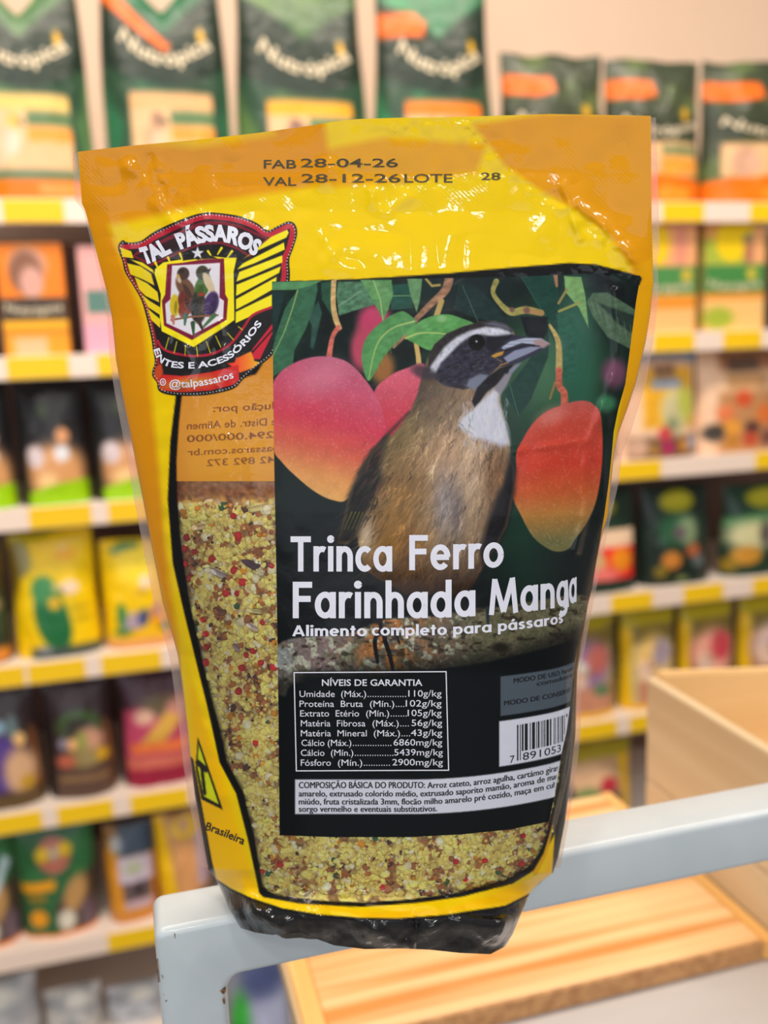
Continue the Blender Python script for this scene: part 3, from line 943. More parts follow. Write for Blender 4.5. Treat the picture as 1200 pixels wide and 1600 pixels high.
# branches and leaves in the middle
LB.line(A4((1075, 60), (1050, 130), (960, 215), (870, 310), (815, 390), (750, 460)), [14, 13, 10, 8, 6, 4], leafy((160, 118, 92), .3, 8), 1.5, sm=True)
LB.line(A4((1000, 280), (1030, 190)), 9, (190, 158, 96), 1.5)
LB.line(A4((940, 60), (975, 100), (1020, 95)), 4, (170, 150, 84), 1.2)
LB.line(A4((400, 70), (396, 200), (410, 290), (432, 345)), [8, 8, 9, 8], leafy((214, 176, 118), .2, 6), 1.3, sm=True)
LB.line(A4((425, 345), (392, 400), (372, 512)), [8, 7, 9], leafy((212, 112, 96), .2, 6), 1.3, sm=True)
LB.poly(A4((600, 658), (566, 560), (566, 470), (600, 390), (680, 310), (780, 252), (830, 260), (882, 315), (830, 370), (760, 440), (690, 520), (645, 600)), leafy((84, 146, 86)), 1.3, True)
LB.line(A4((872, 308), (740, 350), (650, 450), (604, 645)), [2.4, 2, 1.2], (178, 200, 116), 1, sm=True)
for k in range(8):
    x, y = 800 - k * 24, 330 + k * 36
    LB.line(A4((x, y), (x - 62, y + 18)), .9, (120, 172, 112), 1, .5); LB.line(A4((x, y), (x + 8, y + 58)), .9, (120, 172, 112), 1, .5)
LB.line(A4((880, 430), (897, 540), (892, 640), (866, 760)), [7, 8, 8, 7], (212, 176, 108), 1.3, sm=True)
LB.poly(A4((820, 402), (858, 340), (950, 285), (1060, 266), (1150, 290), (1230, 330), (1200, 400), (1090, 440), (1000, 470), (950, 476), (880, 440)), leafy((92, 158, 88)), 1.3, True)
LB.line(A4((820, 408), (900, 378), (1000, 376), (1070, 385)), [3, 2, 1.5], (182, 202, 118), 1, sm=True)
LB.ell(690, 498, 8, 5, (170, 205, 150), .6, alpha=.6)
# leaves, right half
LB.poly(B4((60, 110), (150, 130), (260, 230), (330, 340), (250, 330), (130, 300), (30, 260)), leafy((30, 50, 50)), 2)
LB.line(B4((80, 130), (165, 325)), 1.6, (66, 92, 78), 1)
LB.poly(B4((390, 45), (580, 50), (612, 150), (604, 480), (540, 340), (470, 200)), leafy((28, 66, 56)), 1.5)
LB.line(B4((390, 60), (560, 330)), 1, (50, 96, 78), 1)
LB.poly(B4((400, 300), (550, 300), (552, 500), (430, 400)), (19, 24, 28), 3)
LB.line(B4((266, 105), (248, 165), (290, 230), (350, 275), (430, 262), (515, 278)), [9, 7, 8, 11, 12, 9], leafy((156, 150, 84), .25, 7), 1.3, sm=True)
LB.line(B4((420, 262), (515, 280)), 9, (176, 134, 86), 3, .8)
LB.ell(800, 484, 4, 4, (120, 90, 80), .4); LB.ell(823, 485, 5, 5, (120, 90, 80), .4)
LB.line(B4((590, 45), (600, 130)), [8, 4], (166, 122, 92), 1.4)
LB.poly(B4((600, 280), (700, 275), (705, 640), (625, 640)), leafy((44, 96, 78)), 5)
LB.poly(B4((640, 75), (735, 80), (757, 180), (776, 362), (722, 250), (648, 165)), leafy((124, 168, 104)), 1.5)
LB.line(B4((612, 270), (725, 222)), 4, (156, 156, 84), 1.2); LB.line(B4((610, 225), (655, 150)), 4, (150, 140, 84), 1.2)
LB.poly(B4((765, 218), (800, 168), (880, 166), (1000, 240), (1060, 280), (1020, 485), (880, 412), (800, 300)), leafy((82, 108, 84)), 1.8)
LB.poly(B4((830, 225), (1050, 300), (1030, 400), (940, 340)), leafy((40, 58, 52)), 4)
for k in range(7):
    LB.line(B4((790 + k * 36, 215 + k * 22), (815 + k * 34, 290 + k * 26)), 1.1, (134, 152, 120), 1.2, .6)
LB.poly(B4((430, 560), (552, 380), (552, 520), (455, 760), (385, 850), (310, 720)), leafy((28, 62, 54)), 2.5)
LB.line(B4((340, 670), (388, 845)), 1.2, (70, 112, 84), 1)
LB.line(B4((560, 345), (608, 440), (612, 600)), [4, 9, 11], leafy((186, 160, 98), .2, 6), 1.4, sm=True)
LB.line(B4((612, 595), (614, 680), (640, 720), (642, 785)), [10, 10, 11, 12], leafy((200, 104, 82), .2, 6), 1.4, sm=True)
LB.line(B4((592, 660), (562, 752)), [4, 3], (150, 118, 66), 1.2)


# fruit
def skin(stops, ax, seed):
    g = gradv(stops, .05, 14, seed, ax)

    def f(X, Y):
        c = g(X, Y)
        sp = sstep(.66, .9, noise(X, Y, 1.9, seed + 40)) * .13
        return c + (1 - c) * sp[..., None]
    return f


LB.poly(Z(((340, 400), (380, 350), (430, 325), (490, 316), (490, 430), (420, 495), (370, 520)), 400, 400, 1.846), skin([(580, (216, 100, 122)), (650, (206, 62, 80)), (690, (190, 50, 70))], (0, 1), 4), 1.5, True)
LB.poly(Z(((48, 385), (62, 345), (90, 320), (130, 300), (175, 290), (225, 292), (270, 310), (310, 350), (345, 400), (366, 450), (372, 510), (340, 560), (305, 610), (265, 700), (220, 704), (170, 680), (120, 640), (75, 595), (48, 545)), 400, 400, 1.846),
        skin([(435, (190, 100, 128)), (490, (204, 84, 112)), (545, (210, 60, 82)), (590, (216, 96, 74)), (630, (228, 150, 84)), (665, (230, 170, 96))], (-.25, 1.02), 5), 1.5, True)
LB.ell(500, 590, 40, 22, (222, 140, 160), .9, -20, .5)
LB.poly(D4((215, 500), (250, 420), (330, 290), (430, 200), (540, 155), (640, 125), (720, 122), (775, 150), (822, 215), (838, 400), (832, 600), (802, 800), (760, 930), (700, 1040), (640, 1120), (590, 1190), (500, 1208), (400, 1160), (320, 1080), (250, 950), (192, 830), (190, 780), (212, 640)),
        skin([(630, (200, 104, 100)), (680, (208, 78, 62)), (740, (208, 66, 48)), (780, (202, 92, 50)), (815, (186, 128, 64)), (855, (120, 116, 74))], (0.05, .96), 6), 1.6, True)
LB.ell(862, 650, 22, 12, (226, 150, 140), .9, -25, .5)

# ---- the bird
BODY = C4((-40, 930), (30, 850), (100, 740), (150, 620), (190, 450), (228, 350), (270, 270), (360, 190), (480, 138), (600, 106), (700, 97), (790, 122), (842, 170), (880, 300), (845, 430),
          (830, 470), (790, 560), (742, 640), (760, 760), (792, 880)) + G4((1012, 100), (1046, 170), (1052, 280), (1075, 330), (1072, 430), (1050, 560), (1032, 640), (980, 740), (910, 850), (850, 960), (800, 1020),
          (480, 1020), (330, 940), (240, 880), (205, 700), (150, 745), (95, 735), (130, 600), (160, 470), (212, 350), (290, 230), (370, 140))


def body_col(X, Y):
    c = np.empty(X.shape + (3,)); c[:] = rgb(140, 116, 90)
    def mix(m, col):
        nonlocal c
        c = c + (rgb(*col) - c) * np.clip(m, 0, 1)[..., None]
    g = lambda cx, cy, rx, ry: np.exp(-(((X - cx) / rx) ** 2 + ((Y - cy) / ry) ** 2))
    mix(g(655, 610, 50, 55), (88, 74, 62))
    mix(g(620, 680, 45, 50) * .8, (112, 96, 58))
    mix(g(735, 720, 55, 80) * .95, (196, 166, 138))
    mix(g(690, 715, 40, 40) * .7, (200, 156, 118))
    mix(g(630, 770, 50, 60) * .9, (136, 100, 56))
    mix(g(605, 850, 70, 60) * .95, (146, 102, 42))
    mix(g(696, 785, 20, 55) * .8, (150, 142, 146))
    mix(g(715, 800, 10, 40) * .7, (88, 80, 84))
    mix(g(778, 745, 24, 60) * .9, (124, 86, 54))
    mix(g(573, 835, 14, 34) * .8, (206, 188, 164))
    mix(g(640, 860, 16, 40) * .6, (112, 70, 30))
    mix(sstep(845, 925, Y), (56, 34, 16))
    mix(sstep(905, 970, Y), (16, 16, 18))
    return c * (1 + .16 * (fbm(X + Y * .6, Y * .5, 7, 8) - .5))[..., None] * 1.0


LB.poly(BODY, body_col, 2.5)
rs = np.random.RandomState(11)
BODYP = np.array(BODY, float)


def feathers(n, x0, x1, y0, y1, l0, l1, jit, alpha, spread=13):
    xs_, ys_ = rs.uniform(x0, x1, n), rs.uniform(y0, y1, n)
    ok = sd_poly(BODYP, xs_, ys_) < -3
    xs_, ys_ = xs_[ok], ys_[ok]
    edge = LB.sample(xs_, ys_)
    clump = noise(xs_ * 1.2 + ys_ * .5, ys_ * .45, 9, 23) - .5
    for x, y, e, cl in zip(xs_, ys_, edge, clump):
        ang = R(116 + np.clip((x - 690) * -.16, -22, 22) + rs.normal(0, spread)); ln = rs.uniform(l0, l1)
        dx, dy = math.cos(ang) * ln, math.sin(ang) * ln
        k = 1 + cl * 1.1 * jit / .2 + rs.normal(0, jit)
        bend = rs.normal(0, 1.5)
        LB.line([(x, y), (x + dx * .5 + bend, y + dy * .5), (x + dx, y + dy)], [1.5, .35], np.clip(e * k, 0, 1) * 255, 1.0, alpha)


feathers(1700, 540, 800, 600, 930, 14, 34, .20, .5)
feathers(1500, 560, 800, 620, 930, 6, 16, .26, .5, 18)
for k in range(90):                            # pale loose barbs over the breast
    x = rs.uniform(640, 760); y = rs.uniform(680, 840); ln = rs.uniform(14, 34); a = R(118 + (x - 690) * -.15 + rs.normal(0, 12))
    LB.line([(x, y), (x + math.cos(a) * ln, y + math.sin(a) * ln)], [1.2, .3], (212, 190, 166), 1, .42)
# dark folded wing on the left, dark flank on the right
LB.poly(G4((372, 150), (290, 230), (212, 350), (160, 470), (130, 600), (80, 745), (190, 735), (250, 570), (300, 470), (345, 390), (335, 320), (345, 240)), lambda X, Y: rgb(30, 26, 23) * (1 + 1.3 * (fbm(X * 1.5 + Y, Y * .5, 6, 9) - .4))[..., None], 13)
for k in range(110):
    x, y = rs.uniform(240, 400), rs.uniform(180, 500)
    LB.line(G4((x, y), (x - rs.uniform(10, 45), y + rs.uniform(20, 70))), [1.8, .4], (92 + rs.uniform(-50, 44), 72 + rs.uniform(-40, 20), 46), 1.2, .4)
for k in range(40):
    x, y = rs.uniform(190, 330), rs.uniform(380, 600)
    LB.line(G4((x, y), (x - rs.uniform(20, 50), y + rs.uniform(40, 90))), [2.4, .4], (14, 12, 12), 1.2, .6)
for x in (176, 196, 218, 238):
    LB.line(G4((x, 565), (x - 42, 660)), [1.3, .5], (166, 168, 60), 1, .75)
LB.poly(G4((1050, 250), (1078, 330), (1072, 450), (1050, 560), (1032, 640), (985, 740), (900, 860), (880, 780), (930, 600), (980, 470), (1010, 400), (1030, 320)), (24, 21, 25), 12)
LB.line(G4((490, 15), (372, 140), (290, 232), (214, 350)), [4, 6, 5, 4], (44, 38, 32), 5, .7)
# throat
LB.poly(C4((640, 640), (700, 585), (745, 600), (735, 680), (770, 790), (805, 900), (812, 990), (760, 1000), (640, 960), (540, 940), (440, 860), (470, 790), (560, 720)), lambda X, Y: rgb(212, 212, 224) * (1 + .12 * (fbm(X, Y * .5, 5, 14) - .5))[..., None], 9)
for k in range(170):
    x, y = rs.uniform(470, 800), rs.uniform(650, 1010)
    LB.line(C4((x, y), (x + rs.uniform(-30, 25), y + rs.uniform(30, 85))), [1.5, .4], (205 + rs.uniform(-45, 35),) * 2 + (218,), 1, .4)
# head
LB.poly(C4((225, 480), (228, 350), (270, 270), (360, 190), (480, 138), (600, 106), (700, 97), (790, 122), (842, 170), (800, 230), (520, 300), (330, 420)), leafy((46, 43, 44), .3, 5, 6), 2)
LB.poly(C4((620, 118), (700, 104), (790, 128), (835, 172), (760, 150)), (96, 98, 112), 4)
LB.poly(C4((265, 500), (300, 410), (430, 270), (520, 215), (700, 205), (830, 195), (880, 220), (780, 290), (700, 360), (760, 400), (680, 480), (600, 560), (500, 590), (400, 580), (330, 560)), leafy((50, 48, 62), .5, 5, 2), 2.5)
LB.poly(C4((235, 475), (240, 430), (290, 360), (345, 285), (430, 215), (530, 168), (640, 140), (740, 150), (800, 170), (832, 190), (790, 222), (700, 212), (600, 196), (520, 216), (455, 262), (385, 335), (320, 400), (280, 475)),
        lambda X, Y: rgb(204, 206, 220) * (1 + .3 * (fbm(X, Y, 4, 15) - .5))[..., None], 4.5)
LB.poly(C4((650, 215), (830, 195), (860, 230), (760, 300), (690, 330), (640, 290)), (34, 32, 40), 5)
LB.ell(663, 582, 22, 10, (58, 52, 62), .5, 20, .8)
LB.line(C4((330, 500), (400, 560), (480, 580)), [4, 6], (44, 38, 46), 3)
LB.poly(C4((500, 570), (520, 520), (600, 480), (660, 490), (640, 540), (560, 600)), (120, 126, 146), 4)
LB.poly(C4((540, 680), (580, 580), (660, 500), (740, 440), (850, 405), (810, 470), (720, 560), (650, 610), (600, 680), (560, 720)), (22, 20, 26), 3)
LB.poly(C4((810, 450), (860, 410), (900, 400), (840, 470), (800, 490)), (128, 132, 152), 3)
LB.poly(C4((700, 590), (780, 480), (830, 480), (790, 570), (745, 630)), (140, 136, 148), 4)
for k in range(130):
    x, y = rs.uniform(180, 560), rs.uniform(560, 900)
    LB.line(C4((x, y), (x + rs.uniform(-25, 40), y + rs.uniform(20, 60))), [1.6, .5], (112 + rs.uniform(-40, 40), 96 + rs.uniform(-30, 30), 80), 1, .45)
for k in range(70):
    x, y = rs.uniform(320, 680), rs.uniform(320, 560)
    LB.line(C4((x, y), (x - rs.uniform(10, 40), y + rs.uniform(8, 30))), [1.4, .5], (84 + rs.uniform(-34, 40),) * 2 + (104,), 1, .4)
LB.ell(744.6, 535, 12.8, 12.6, (16, 14, 16), .10)
LB.ell(744.6, 533.5, 1.6, 1.6, (200, 200, 210), .4)
# beak
LB.poly(C4((690, 350), (760, 270), (840, 200), (950, 212), (1040, 222), (1108, 264), (1060, 305), (980, 350), (900, 392), (800, 425), (740, 430), (760, 390)), (50, 50, 66), 1.6)
LB.poly(C4((752, 292), (820, 245), (930, 220), (1040, 224), (1105, 264), (1020, 272), (900, 258), (830, 285), (770, 305)), lambda X, Y: rgb(168, 174, 196) * (1 + .1 * np.sin(Y * 1.2))[..., None], 1.6)
LB.poly(C4((985, 240), (1040, 228), (1105, 264), (1060, 295), (1000, 285)), (168, 140, 144), 4)
LB.poly(C4((770, 365), (850, 312), (960, 285), (1040, 290), (960, 330), (880, 365), (800, 400)), (140, 146, 172), 2)
LB.line(C4((760, 322), (840, 300), (930, 272), (1030, 280)), [2.2, 1.4], (34, 30, 40), 1)
LB.poly(C4((680, 350), (720, 330), (775, 315), (760, 345), (700, 365)), (198, 148, 62), 2)
LB.line(C4((745, 418), (800, 400)), 2, (178, 120, 70), 1.2)

# the mossy branch
BR = H4((-10, 325), (40, 300), (90, 282), (200, 272), (300, 262), (420, 216), (520, 204), (640, 196), (760, 172), (900, 160), (1050, 132), (1200, 128), (1200, 250), (1100, 300), (900, 352), (750, 382), (560, 405), (400, 432), (300, 445), (100, 450), (60, 500), (20, 470), (-10, 400))


def bark(X, Y):
    top = np.interp(X, [420, 460, 590, 700, 800, 915], [1012, 997, 970, 960, 948, 936])
    bot = np.interp(X, [420, 560, 700, 800, 915], [1075, 1063, 1045, 1030, 985])
    t = np.clip((Y - top) / (bot - top), 0, 1)
    c = np.empty(X.shape + (3,))
    c[:] = rgb(108, 96, 84)
    def mix(m, col):
        nonlocal c
        c = c + (rgb(*col) - c) * np.clip(m, 0, 1)[..., None]
    mix(np.exp(-((X - 500) / 45) ** 2) * .8, (140, 122, 124))
    mix(np.exp(-((X - 610) / 60) ** 2) * sstep(.35, .65, fbm(X, Y, 16, 51)), (186, 116, 58))
    mix(sstep(.56, .64, fbm(X, Y, 9, 53)) * (.9 - .5 * sstep(700, 800, X)), (186, 188, 166))
    mix(sstep(690, 760, X) * .75, (104, 102, 74))
    mix(sstep(.55, .7, fbm(X, Y, 12, 54)) * .5, (78, 84, 58))
    mix(sstep(.60, .70, fbm(X * .8, Y * 1.6, 10, 55)) * .7, (40, 32, 28))
    mix(sstep(480, 425, X) * sstep(.45, .6, fbm(X, Y, 8, 56)), (150, 160, 160))
    mix(sstep(.55, 1.0, t) * .85, (34, 34, 30))
    return c * (1 + .5 * (fbm(X, Y, 3.2, 57) - .5))[..., None]


LB.poly(BR, bark, 4, True)
for q, wd in ((((412, 190), (420, 250), (398, 290), (408, 372)), [9, 6, 7, 5]), (((432, 255), (436, 290), (452, 340), (466, 402)), [8, 7, 7, 5]), (((470, 250), (490, 300)), [5, 3])):
    LB.line(H4(*q), wd, (24, 25, 31), 1.4, sm=True)
LB.line(H4((820, 170), (822, 225)), [6, 4], (40, 48, 56), 2)
LB.ell(782, 1012, 13, 8, (36, 34, 28), .5)
LB.speck(lambda X, Y: sstep(1040, 1062, Y) * sstep(455, 480, X), (20, 25, 28))


LB.C *= .93
# the printed layout is bent where the label wraps round the right-hand side
def wrap(x, y):
    x = np.asarray(x, float); y = np.asarray(y, float)
    lift = np.interp(y, [600, 950, 1200, 1320], [0, 15.5, 27, 27]) * np.clip((x - 640) / 230, 0, 2) ** 2
    e = np.maximum(x - 850, 0)
    lift = np.where(e > 0, lift, lift)
    return np.where(x < 850, x, 850 + 80 * (1 - np.exp(-e / 80))), y - lift


def wrap_poly(x0, y0, x1, y1, n=24):
    t = np.linspace(0, 1, n)
    xs_ = np.concatenate([x0 + (x1 - x0) * t, np.full(6, x1), x1 - (x1 - x0) * t, np.full(6, x0)])
    ys_ = np.concatenate([np.full(n, y0), np.linspace(y0, y1, 8)[1:-1], np.full(n, y1), np.linspace(y1, y0, 8)[1:-1]])
    return np.stack(wrap(xs_, ys_), 1)


LB.poly(wrap_poly(782, 1065, 1000, 1128), (78, 88, 98), 1.4)
LB.poly(wrap_poly(780, 1136, 1000, 1208), (208, 210, 222), 1.4)
q = wrap_poly(461, 1218, 1000, 1272)
LB.poly(q, (206, 208, 220), 1.6)

_le = np.array([(440, 425), (560, 426.5), (700, 428), (900, 432), (1100, 435), (1305, 437)], float)
_re = np.array([(430, 1001), (470, 994), (540, 985), (600, 977), (639, 966), (674, 959), (708, 956), (756, 951), (806, 944), (871, 933), (918, 925), (965, 914), (1005, 904), (1035, 898),
                (1100, 891), (1144, 885), (1179, 877), (1240, 867), (1292, 856)], float)
a_ = np.linspace(0, 1, 560); b_ = np.linspace(0, 1, 800)[:, None]
xt = 425 + 576 * a_
yt = np.interp(xt, [425, 560, 700, 830, 900, 960, 1001], [440, 437, 434.5, 431.5, 428, 427, 431])
xe = 437 + 421 * a_
ye = np.interp(xe, [437, 520, 640, 720, 800, 858], [1305, 1308, 1308, 1304, 1296, 1284])
LY = yt * (1 - b_) + ye * b_
le = np.interp(LY, _le[:, 0], _le[:, 1]); rx_ = np.interp(LY, _re[:, 0], _re[:, 1])
LX = le + (rx_ - le) * a_
m_label = print_mat('printed_label', rough=.26, spec=.16, coat=.03, bump=(120, .0002))
label = pouch_mesh('label', P3(LX, LY, .00025).reshape(-1, 3), grid_faces(800, 560), LB.sample(LX, LY).reshape(-1, 3), m_label, POUCH)
tag(label, 'black picture label with a grey bird among mangoes')


def on_label(name, parts, m, L=7, off=.00040, bent=True):
    V, Fc = join2d(parts)
    V, Fc = dense(V, Fc, L)
    x, y = wrap(V[:, 0], V[:, 1]) if bent else (V[:, 0], V[:, 1])
    inside = x < np.interp(y, _re[:, 0], _re[:, 1]) - 1.5
    Fc = [q for q in Fc if all(inside[i] for i in q)]
    used = sorted({i for q in Fc for i in q}); ix = {i: k for k, i in enumerate(used)}
    x, y = x[used], y[used]; Fc = [tuple(ix[i] for i in q) for q in Fc]
    return pouch_mesh(name, P3(x, y, off), Fc, None, m, label, False)


on_label('title_lettering', [pen_text('Trinca', 454, 613, 893, 55), pen_text('Ferro', 639, 787, 891, 55), pen_text('Farinhada', 457, 743, 966, 57), pen_text('Manga', 764, 931, 966, 58)], m_white)
on_label('subtitle_lettering', [pen_text('Alimento', 457, 573, 994, 17, .175), pen_text('completo', 581, 698, 993, 17, .175), pen_text('para', 708, 768, 993, 17, .175), pen_text('pássaros', 778, 887, 993, 17, .175)], m_white, 5)
rows = [('Umidade', '(Máx.)', '110g/kg', (468, 523, 533, 572, 638, 690), 1089), ('Proteína  Bruta', '(Mín.)', '102g/kg', (468, 567, 578, 616, 634, 690), 1104.5), ('Extrato  Etério', '(Mín.)', '105g/kg', (469, 561, 572, 608, 637, 690), 1119.5),
        ('Matéria  Fibrosa', '(Máx.)', '56g/kg', (470, 571, 582, 623, 643, 691), 1135), ('Matéria  Mineral', '(Máx.)', '43g/kg', (470, 573, 584, 625, 642, 691), 1150.5), ('Cálcio', '(Máx.)', '6860mg/kg', (471, 507, 512, 549, 615, 691), 1165.5),
        ('Cálcio', '(Mín.)', '5439mg/kg', (470, 507, 517, 552, 616, 692), 1181), ('Fósforo', '(Mín.)', '2900mg/kg', (470, 517, 528, 566, 613, 692), 1196.5)]
ps = [fit_text('NÍVEIS DE GARANTIA', 503, 660, 1071.5, 10.5, .014)]
for a, b, c, (xa, xb_, xc, xd, xe_, xf), yb in rows:
    ps += [fit_text(a, xa, xb_, yb, 10.4, 0), fit_text(b, xc, xd, yb, 10.4, 0), fit_text(c, xe_, xf, yb - .6, 10.6, 0)]
    for x in np.arange(xd + 2.5, xe_ - 2, 3.9):
        ps.append((np.array([(x, yb - 1.5), (x + 1.5, yb - 1.5), (x + 1.5, yb), (x, yb)]), [(0, 1, 2, 3)]))
ps += [strip([(459.5, 1051), (697, 1049.5), (701, 1203.5), (463, 1204.5), (459.5, 1050)], 1.7)]
on_label('guarantee_table', ps, m_white, 9, bent=False)
ps = [bold2('COMPOSIÇÃO BÁSICA DO PRODUTO:', 467, 664, 1231.5, 10.2, 0), bold2('Arroz cateto, arroz agulha, cartámo girassol,', 668, 893, 1232, 9.8, 0),
      bold2('amarelo, extrusado colorido médio, extrusado saporito mamão, aroma de manga, mi', 467, 906, 1244.5, 9.8, 0),
      bold2('miúdo, fruta cristalizada 3mm, flocão milho amarelo pré cozido, maça em cubos, m', 467, 900, 1257, 9.8, 0), bold2('sorgo vermelho e eventuais substitutivos.', 467, 683, 1268.5, 9.8, 0)]
on_label('composition_lettering', ps, m_dark, 6)
on_label('usage_lettering', [bold2('MODO DE USO: Fornecer', 803, 925, 1078, 8, 0), bold2('comedouro', 839, 915, 1088, 8, 0), bold2('MODO DE CONSERVAÇÃO', 788, 935, 1112, 8, 0)], m_dark, 6)
bars = [(808, 2, 1), (812.5, 1.2, 1), (815.5, 2.5, 0), (820, 4.6, 0), (828, 1.2, 0), (831.5, 4.4, 0), (838, 1, 0), (840.5, 2.4, 0), (845.5, 1, 0), (848, 1, 0), (850.5, 1.6, 0), (854, 4, 0), (860, 2.4, 0), (867, 1.2, 0), (870, 1.2, 0), (875, 2.2, 0), (880, 1.2, 0), (884, 3, 0), (890, 1.5, 0), (896, 3, 0), (903, 2, 0), (909, 1.5, 0)]
ps = [(np.array([(x, 1146), (x + wd, 1146), (x + wd, 1203 if g else 1189), (x, 1203 if g else 1189)]), [(0, 1, 2, 3)]) for x, wd, g in bars]
ps += [fit_text('7', 797, 804, 1205, 12), fit_text('891053', 817, 882, 1204, 12.5)]
on_label('barcode', ps, m_dark, 6)

# ---- what is inside: the seed mix ------------------------------------------------------------------------

NRs, NCs = 260, 230
sy = np.linspace(752, 1424, NRs)[:, None] + np.zeros((1, NCs))
sx = Lx(sy) + 6 + (Rx(sy) - Lx(sy) - 12) * np.linspace(0, 1, NCs)[None, :]
fall = sstep(796, 752, sy + 14 * (noise(sx, sy, 30, 61) - .5))
fall = fall * np.clip(depth(sx, sy) / .026, 0, 1) ** 1.5
offs = -(.0020 + .022 * fall + .0005 * (noise(sx, sy, 7, 62) - .5) + .0006 * (noise(sx, sy, 16, 63) - .5))
PAL = {'crumb': (255, 232, 132), 'pale': (255, 244, 200), 'brown': (178, 112, 66), 'dark': (82, 58, 54), 'red': (206, 44, 50), 'orange': (224, 150, 44), 'green': (44, 96, 64), 'husk': (196, 182, 164)}


def mixcol(X, Y):
    c = np.empty(X.shape + (3,)); c[:] = rgb(*PAL['crumb'])
    n1 = fbm(X, Y, 15, 64); n2 = fbm(X, Y, 9, 65); hi = sstep(1080, 860, Y)
    def mix(m, col):
        nonlocal c
        c = c + (rgb(*col) - c) * np.clip(m, 0, 1)[..., None]
    mix(sstep(.56, .68, fbm(X, Y, 15, 81, 2) + .0 * hi) * .7, (132, 88, 58))
    mix(sstep(.60, .68, n2) * .4, PAL['dark'])
    mix(sstep(.62, .7, fbm(X, Y, 8, 66)) * .7, PAL['pale'])
    mix(sstep(800, 765, Y) * .8, (134, 92, 70))
    return c * (1 + .5 * (fbm(X, Y, 5, 67, 2) - .5))[..., None]


def mixpt(x, y, off):
    sl = (depth(x + 4, y) - depth(x - 4, y)) / (8 * .00022); sv = (depth(x, y + 4) - depth(x, y - 4)) / (8 * .00022)
    off = np.where(off < -.006, off, off * np.minimum(np.sqrt(1 + sl * sl + sv * sv), 3.0))
    yy = Y0 - np.maximum(depth(x, y), .003) - off
    r = ray(x, y)
    return r * (yy / r[..., 1])[..., None] + CAM


V1 = mixpt(sx, sy, offs).reshape(-1, 3)
C1 = mixcol(sx, sy).reshape(-1, 3)
F1 = grid_faces(NRs, NCs)
BBx = sx[::6, ::6]; BBy = np.minimum(sy[::6, ::6], 1392)
V2 = back_pt(BBx, BBy, .0012).reshape(-1, 3)
F2 = grid_faces(BBx.shape[0], BBx.shape[1], True) + len(V1)
bm = bmesh.new(); bmesh.ops.create_icosphere(bm, subdivisions=2, radius=1.0)
IV = np.array([v.co[:] for v in bm.verts]); IF = np.array([[v.index for v in f.verts] for f in bm.faces]); bm.free()
WP = np.array(WIN, float)
rs = np.random.RandomState(5)
N = 10500
gx = rs.uniform(272, 890, N); gy = rs.uniform(786, 1397, N)
ins = sd_poly(WP, gx, gy) < 6
lab_r = np.interp(gy, _re[:, 0], _re[:, 1])
lab_b = np.interp(gx, xe, ye)
ins &= ~((gx > 446) & (gx < lab_r - 8) & (gy < lab_b - 8))
ins &= gx > np.interp(gy, [786, 850, 950, 1040, 1140, 1191, 1240, 1310, 1390], [283, 289, 303, 323, 349, 360, 386, 403, 417])
ins &= gx < Rx(gy) - 22
gx, gy = gx[ins], gy[ins]
n = len(gx)
hi = np.clip((1090 - gy) / 220, 0, 1)
kind = rs.rand(n)
typ = np.full(n, 0)
names = ['crumb', 'pale', 'brown', 'dark', 'orange', 'green', 'husk', 'red']
patch = fbm(gx, gy, 15, 81, 2)
bpatch = sstep(.56, .68, patch + .06 * hi) * .9
for i in range(n):
    q_ = bpatch[i]
    p = np.array([.74 * (1 - q_) + .10, .16 * (1 - q_) + .02, .06 + .45 * q_, .01 + .13 * q_, .03 + .03 * q_, .004, .012 + .02 * hi[i], 0])
    typ[i] = np.searchsorted(np.cumsum(p / p.sum()), kind[i])
size = 2.2 + 6.5 * rs.rand(n) ** 2
size = np.where(typ == 6, rs.uniform(4, 7, n), size)
red = [(290, 857), (332, 873), (291, 880), (298, 903), (366, 891), (380, 910), (372, 927), (354, 927), (425, 884), (318, 968), (322, 990), (324, 1010), (411, 972), (386, 1023), (396, 1016), (408, 1035), (378, 1043), (428, 1042), (322, 1035), (372, 837), (365, 806), (373, 840),
       (400, 1160), (438, 1350), (411, 1360), (598, 1386), (712, 1345), (757, 1343), (727, 1372), (817, 1305), (814, 1349), (292, 840), (304, 862), (373, 1080)]
grn = [(370, 947), (308, 980), (419, 1127), (697, 1378), (778, 1362), (826, 1326)]
gx = np.concatenate([gx, [p[0] for p in red], [p[0] for p in grn]]); gy = np.concatenate([gy, [p[1] for p in red], [p[1] for p in grn]])
typ = np.concatenate([typ, np.full(len(red), 7), np.full(len(grn), 5)])
size = np.concatenate([size, rs.uniform(5.2, 7.2, len(red)), rs.uniform(4.5, 6, len(grn))])
n = len(gx)
rm = size * .000222
lowp = np.concatenate([bpatch, np.zeros(n - len(bpatch))])
ctr = mixpt(gx, gy, -(.0007 + .0005 * lowp + rm * rs.uniform(.4, 1.0, n)))
big = typ >= 7
ctr[big] = mixpt(gx[big], gy[big], -(.0001 + rm[big]))
q = rs.normal(size=(n, 4)); q /= np.linalg.norm(q, axis=1)[:, None]
a, b, c_, d_ = q.T
RM = np.stack([np.stack([1 - 2 * (c_ * c_ + d_ * d_), 2 * (b * c_ - a * d_), 2 * (b * d_ + a * c_)], -1), np.stack([2 * (b * c_ + a * d_), 1 - 2 * (b * b + d_ * d_), 2 * (c_ * d_ - a * b)], -1),
               np.stack([2 * (b * d_ - a * c_), 2 * (c_ * d_ + a * b), 1 - 2 * (b * b + c_ * c_)], -1)], 1)
asp = rs.uniform(.7, 1.25, (n, 3)); asp[big] = rs.uniform(.93, 1.05, (big.sum(), 3))
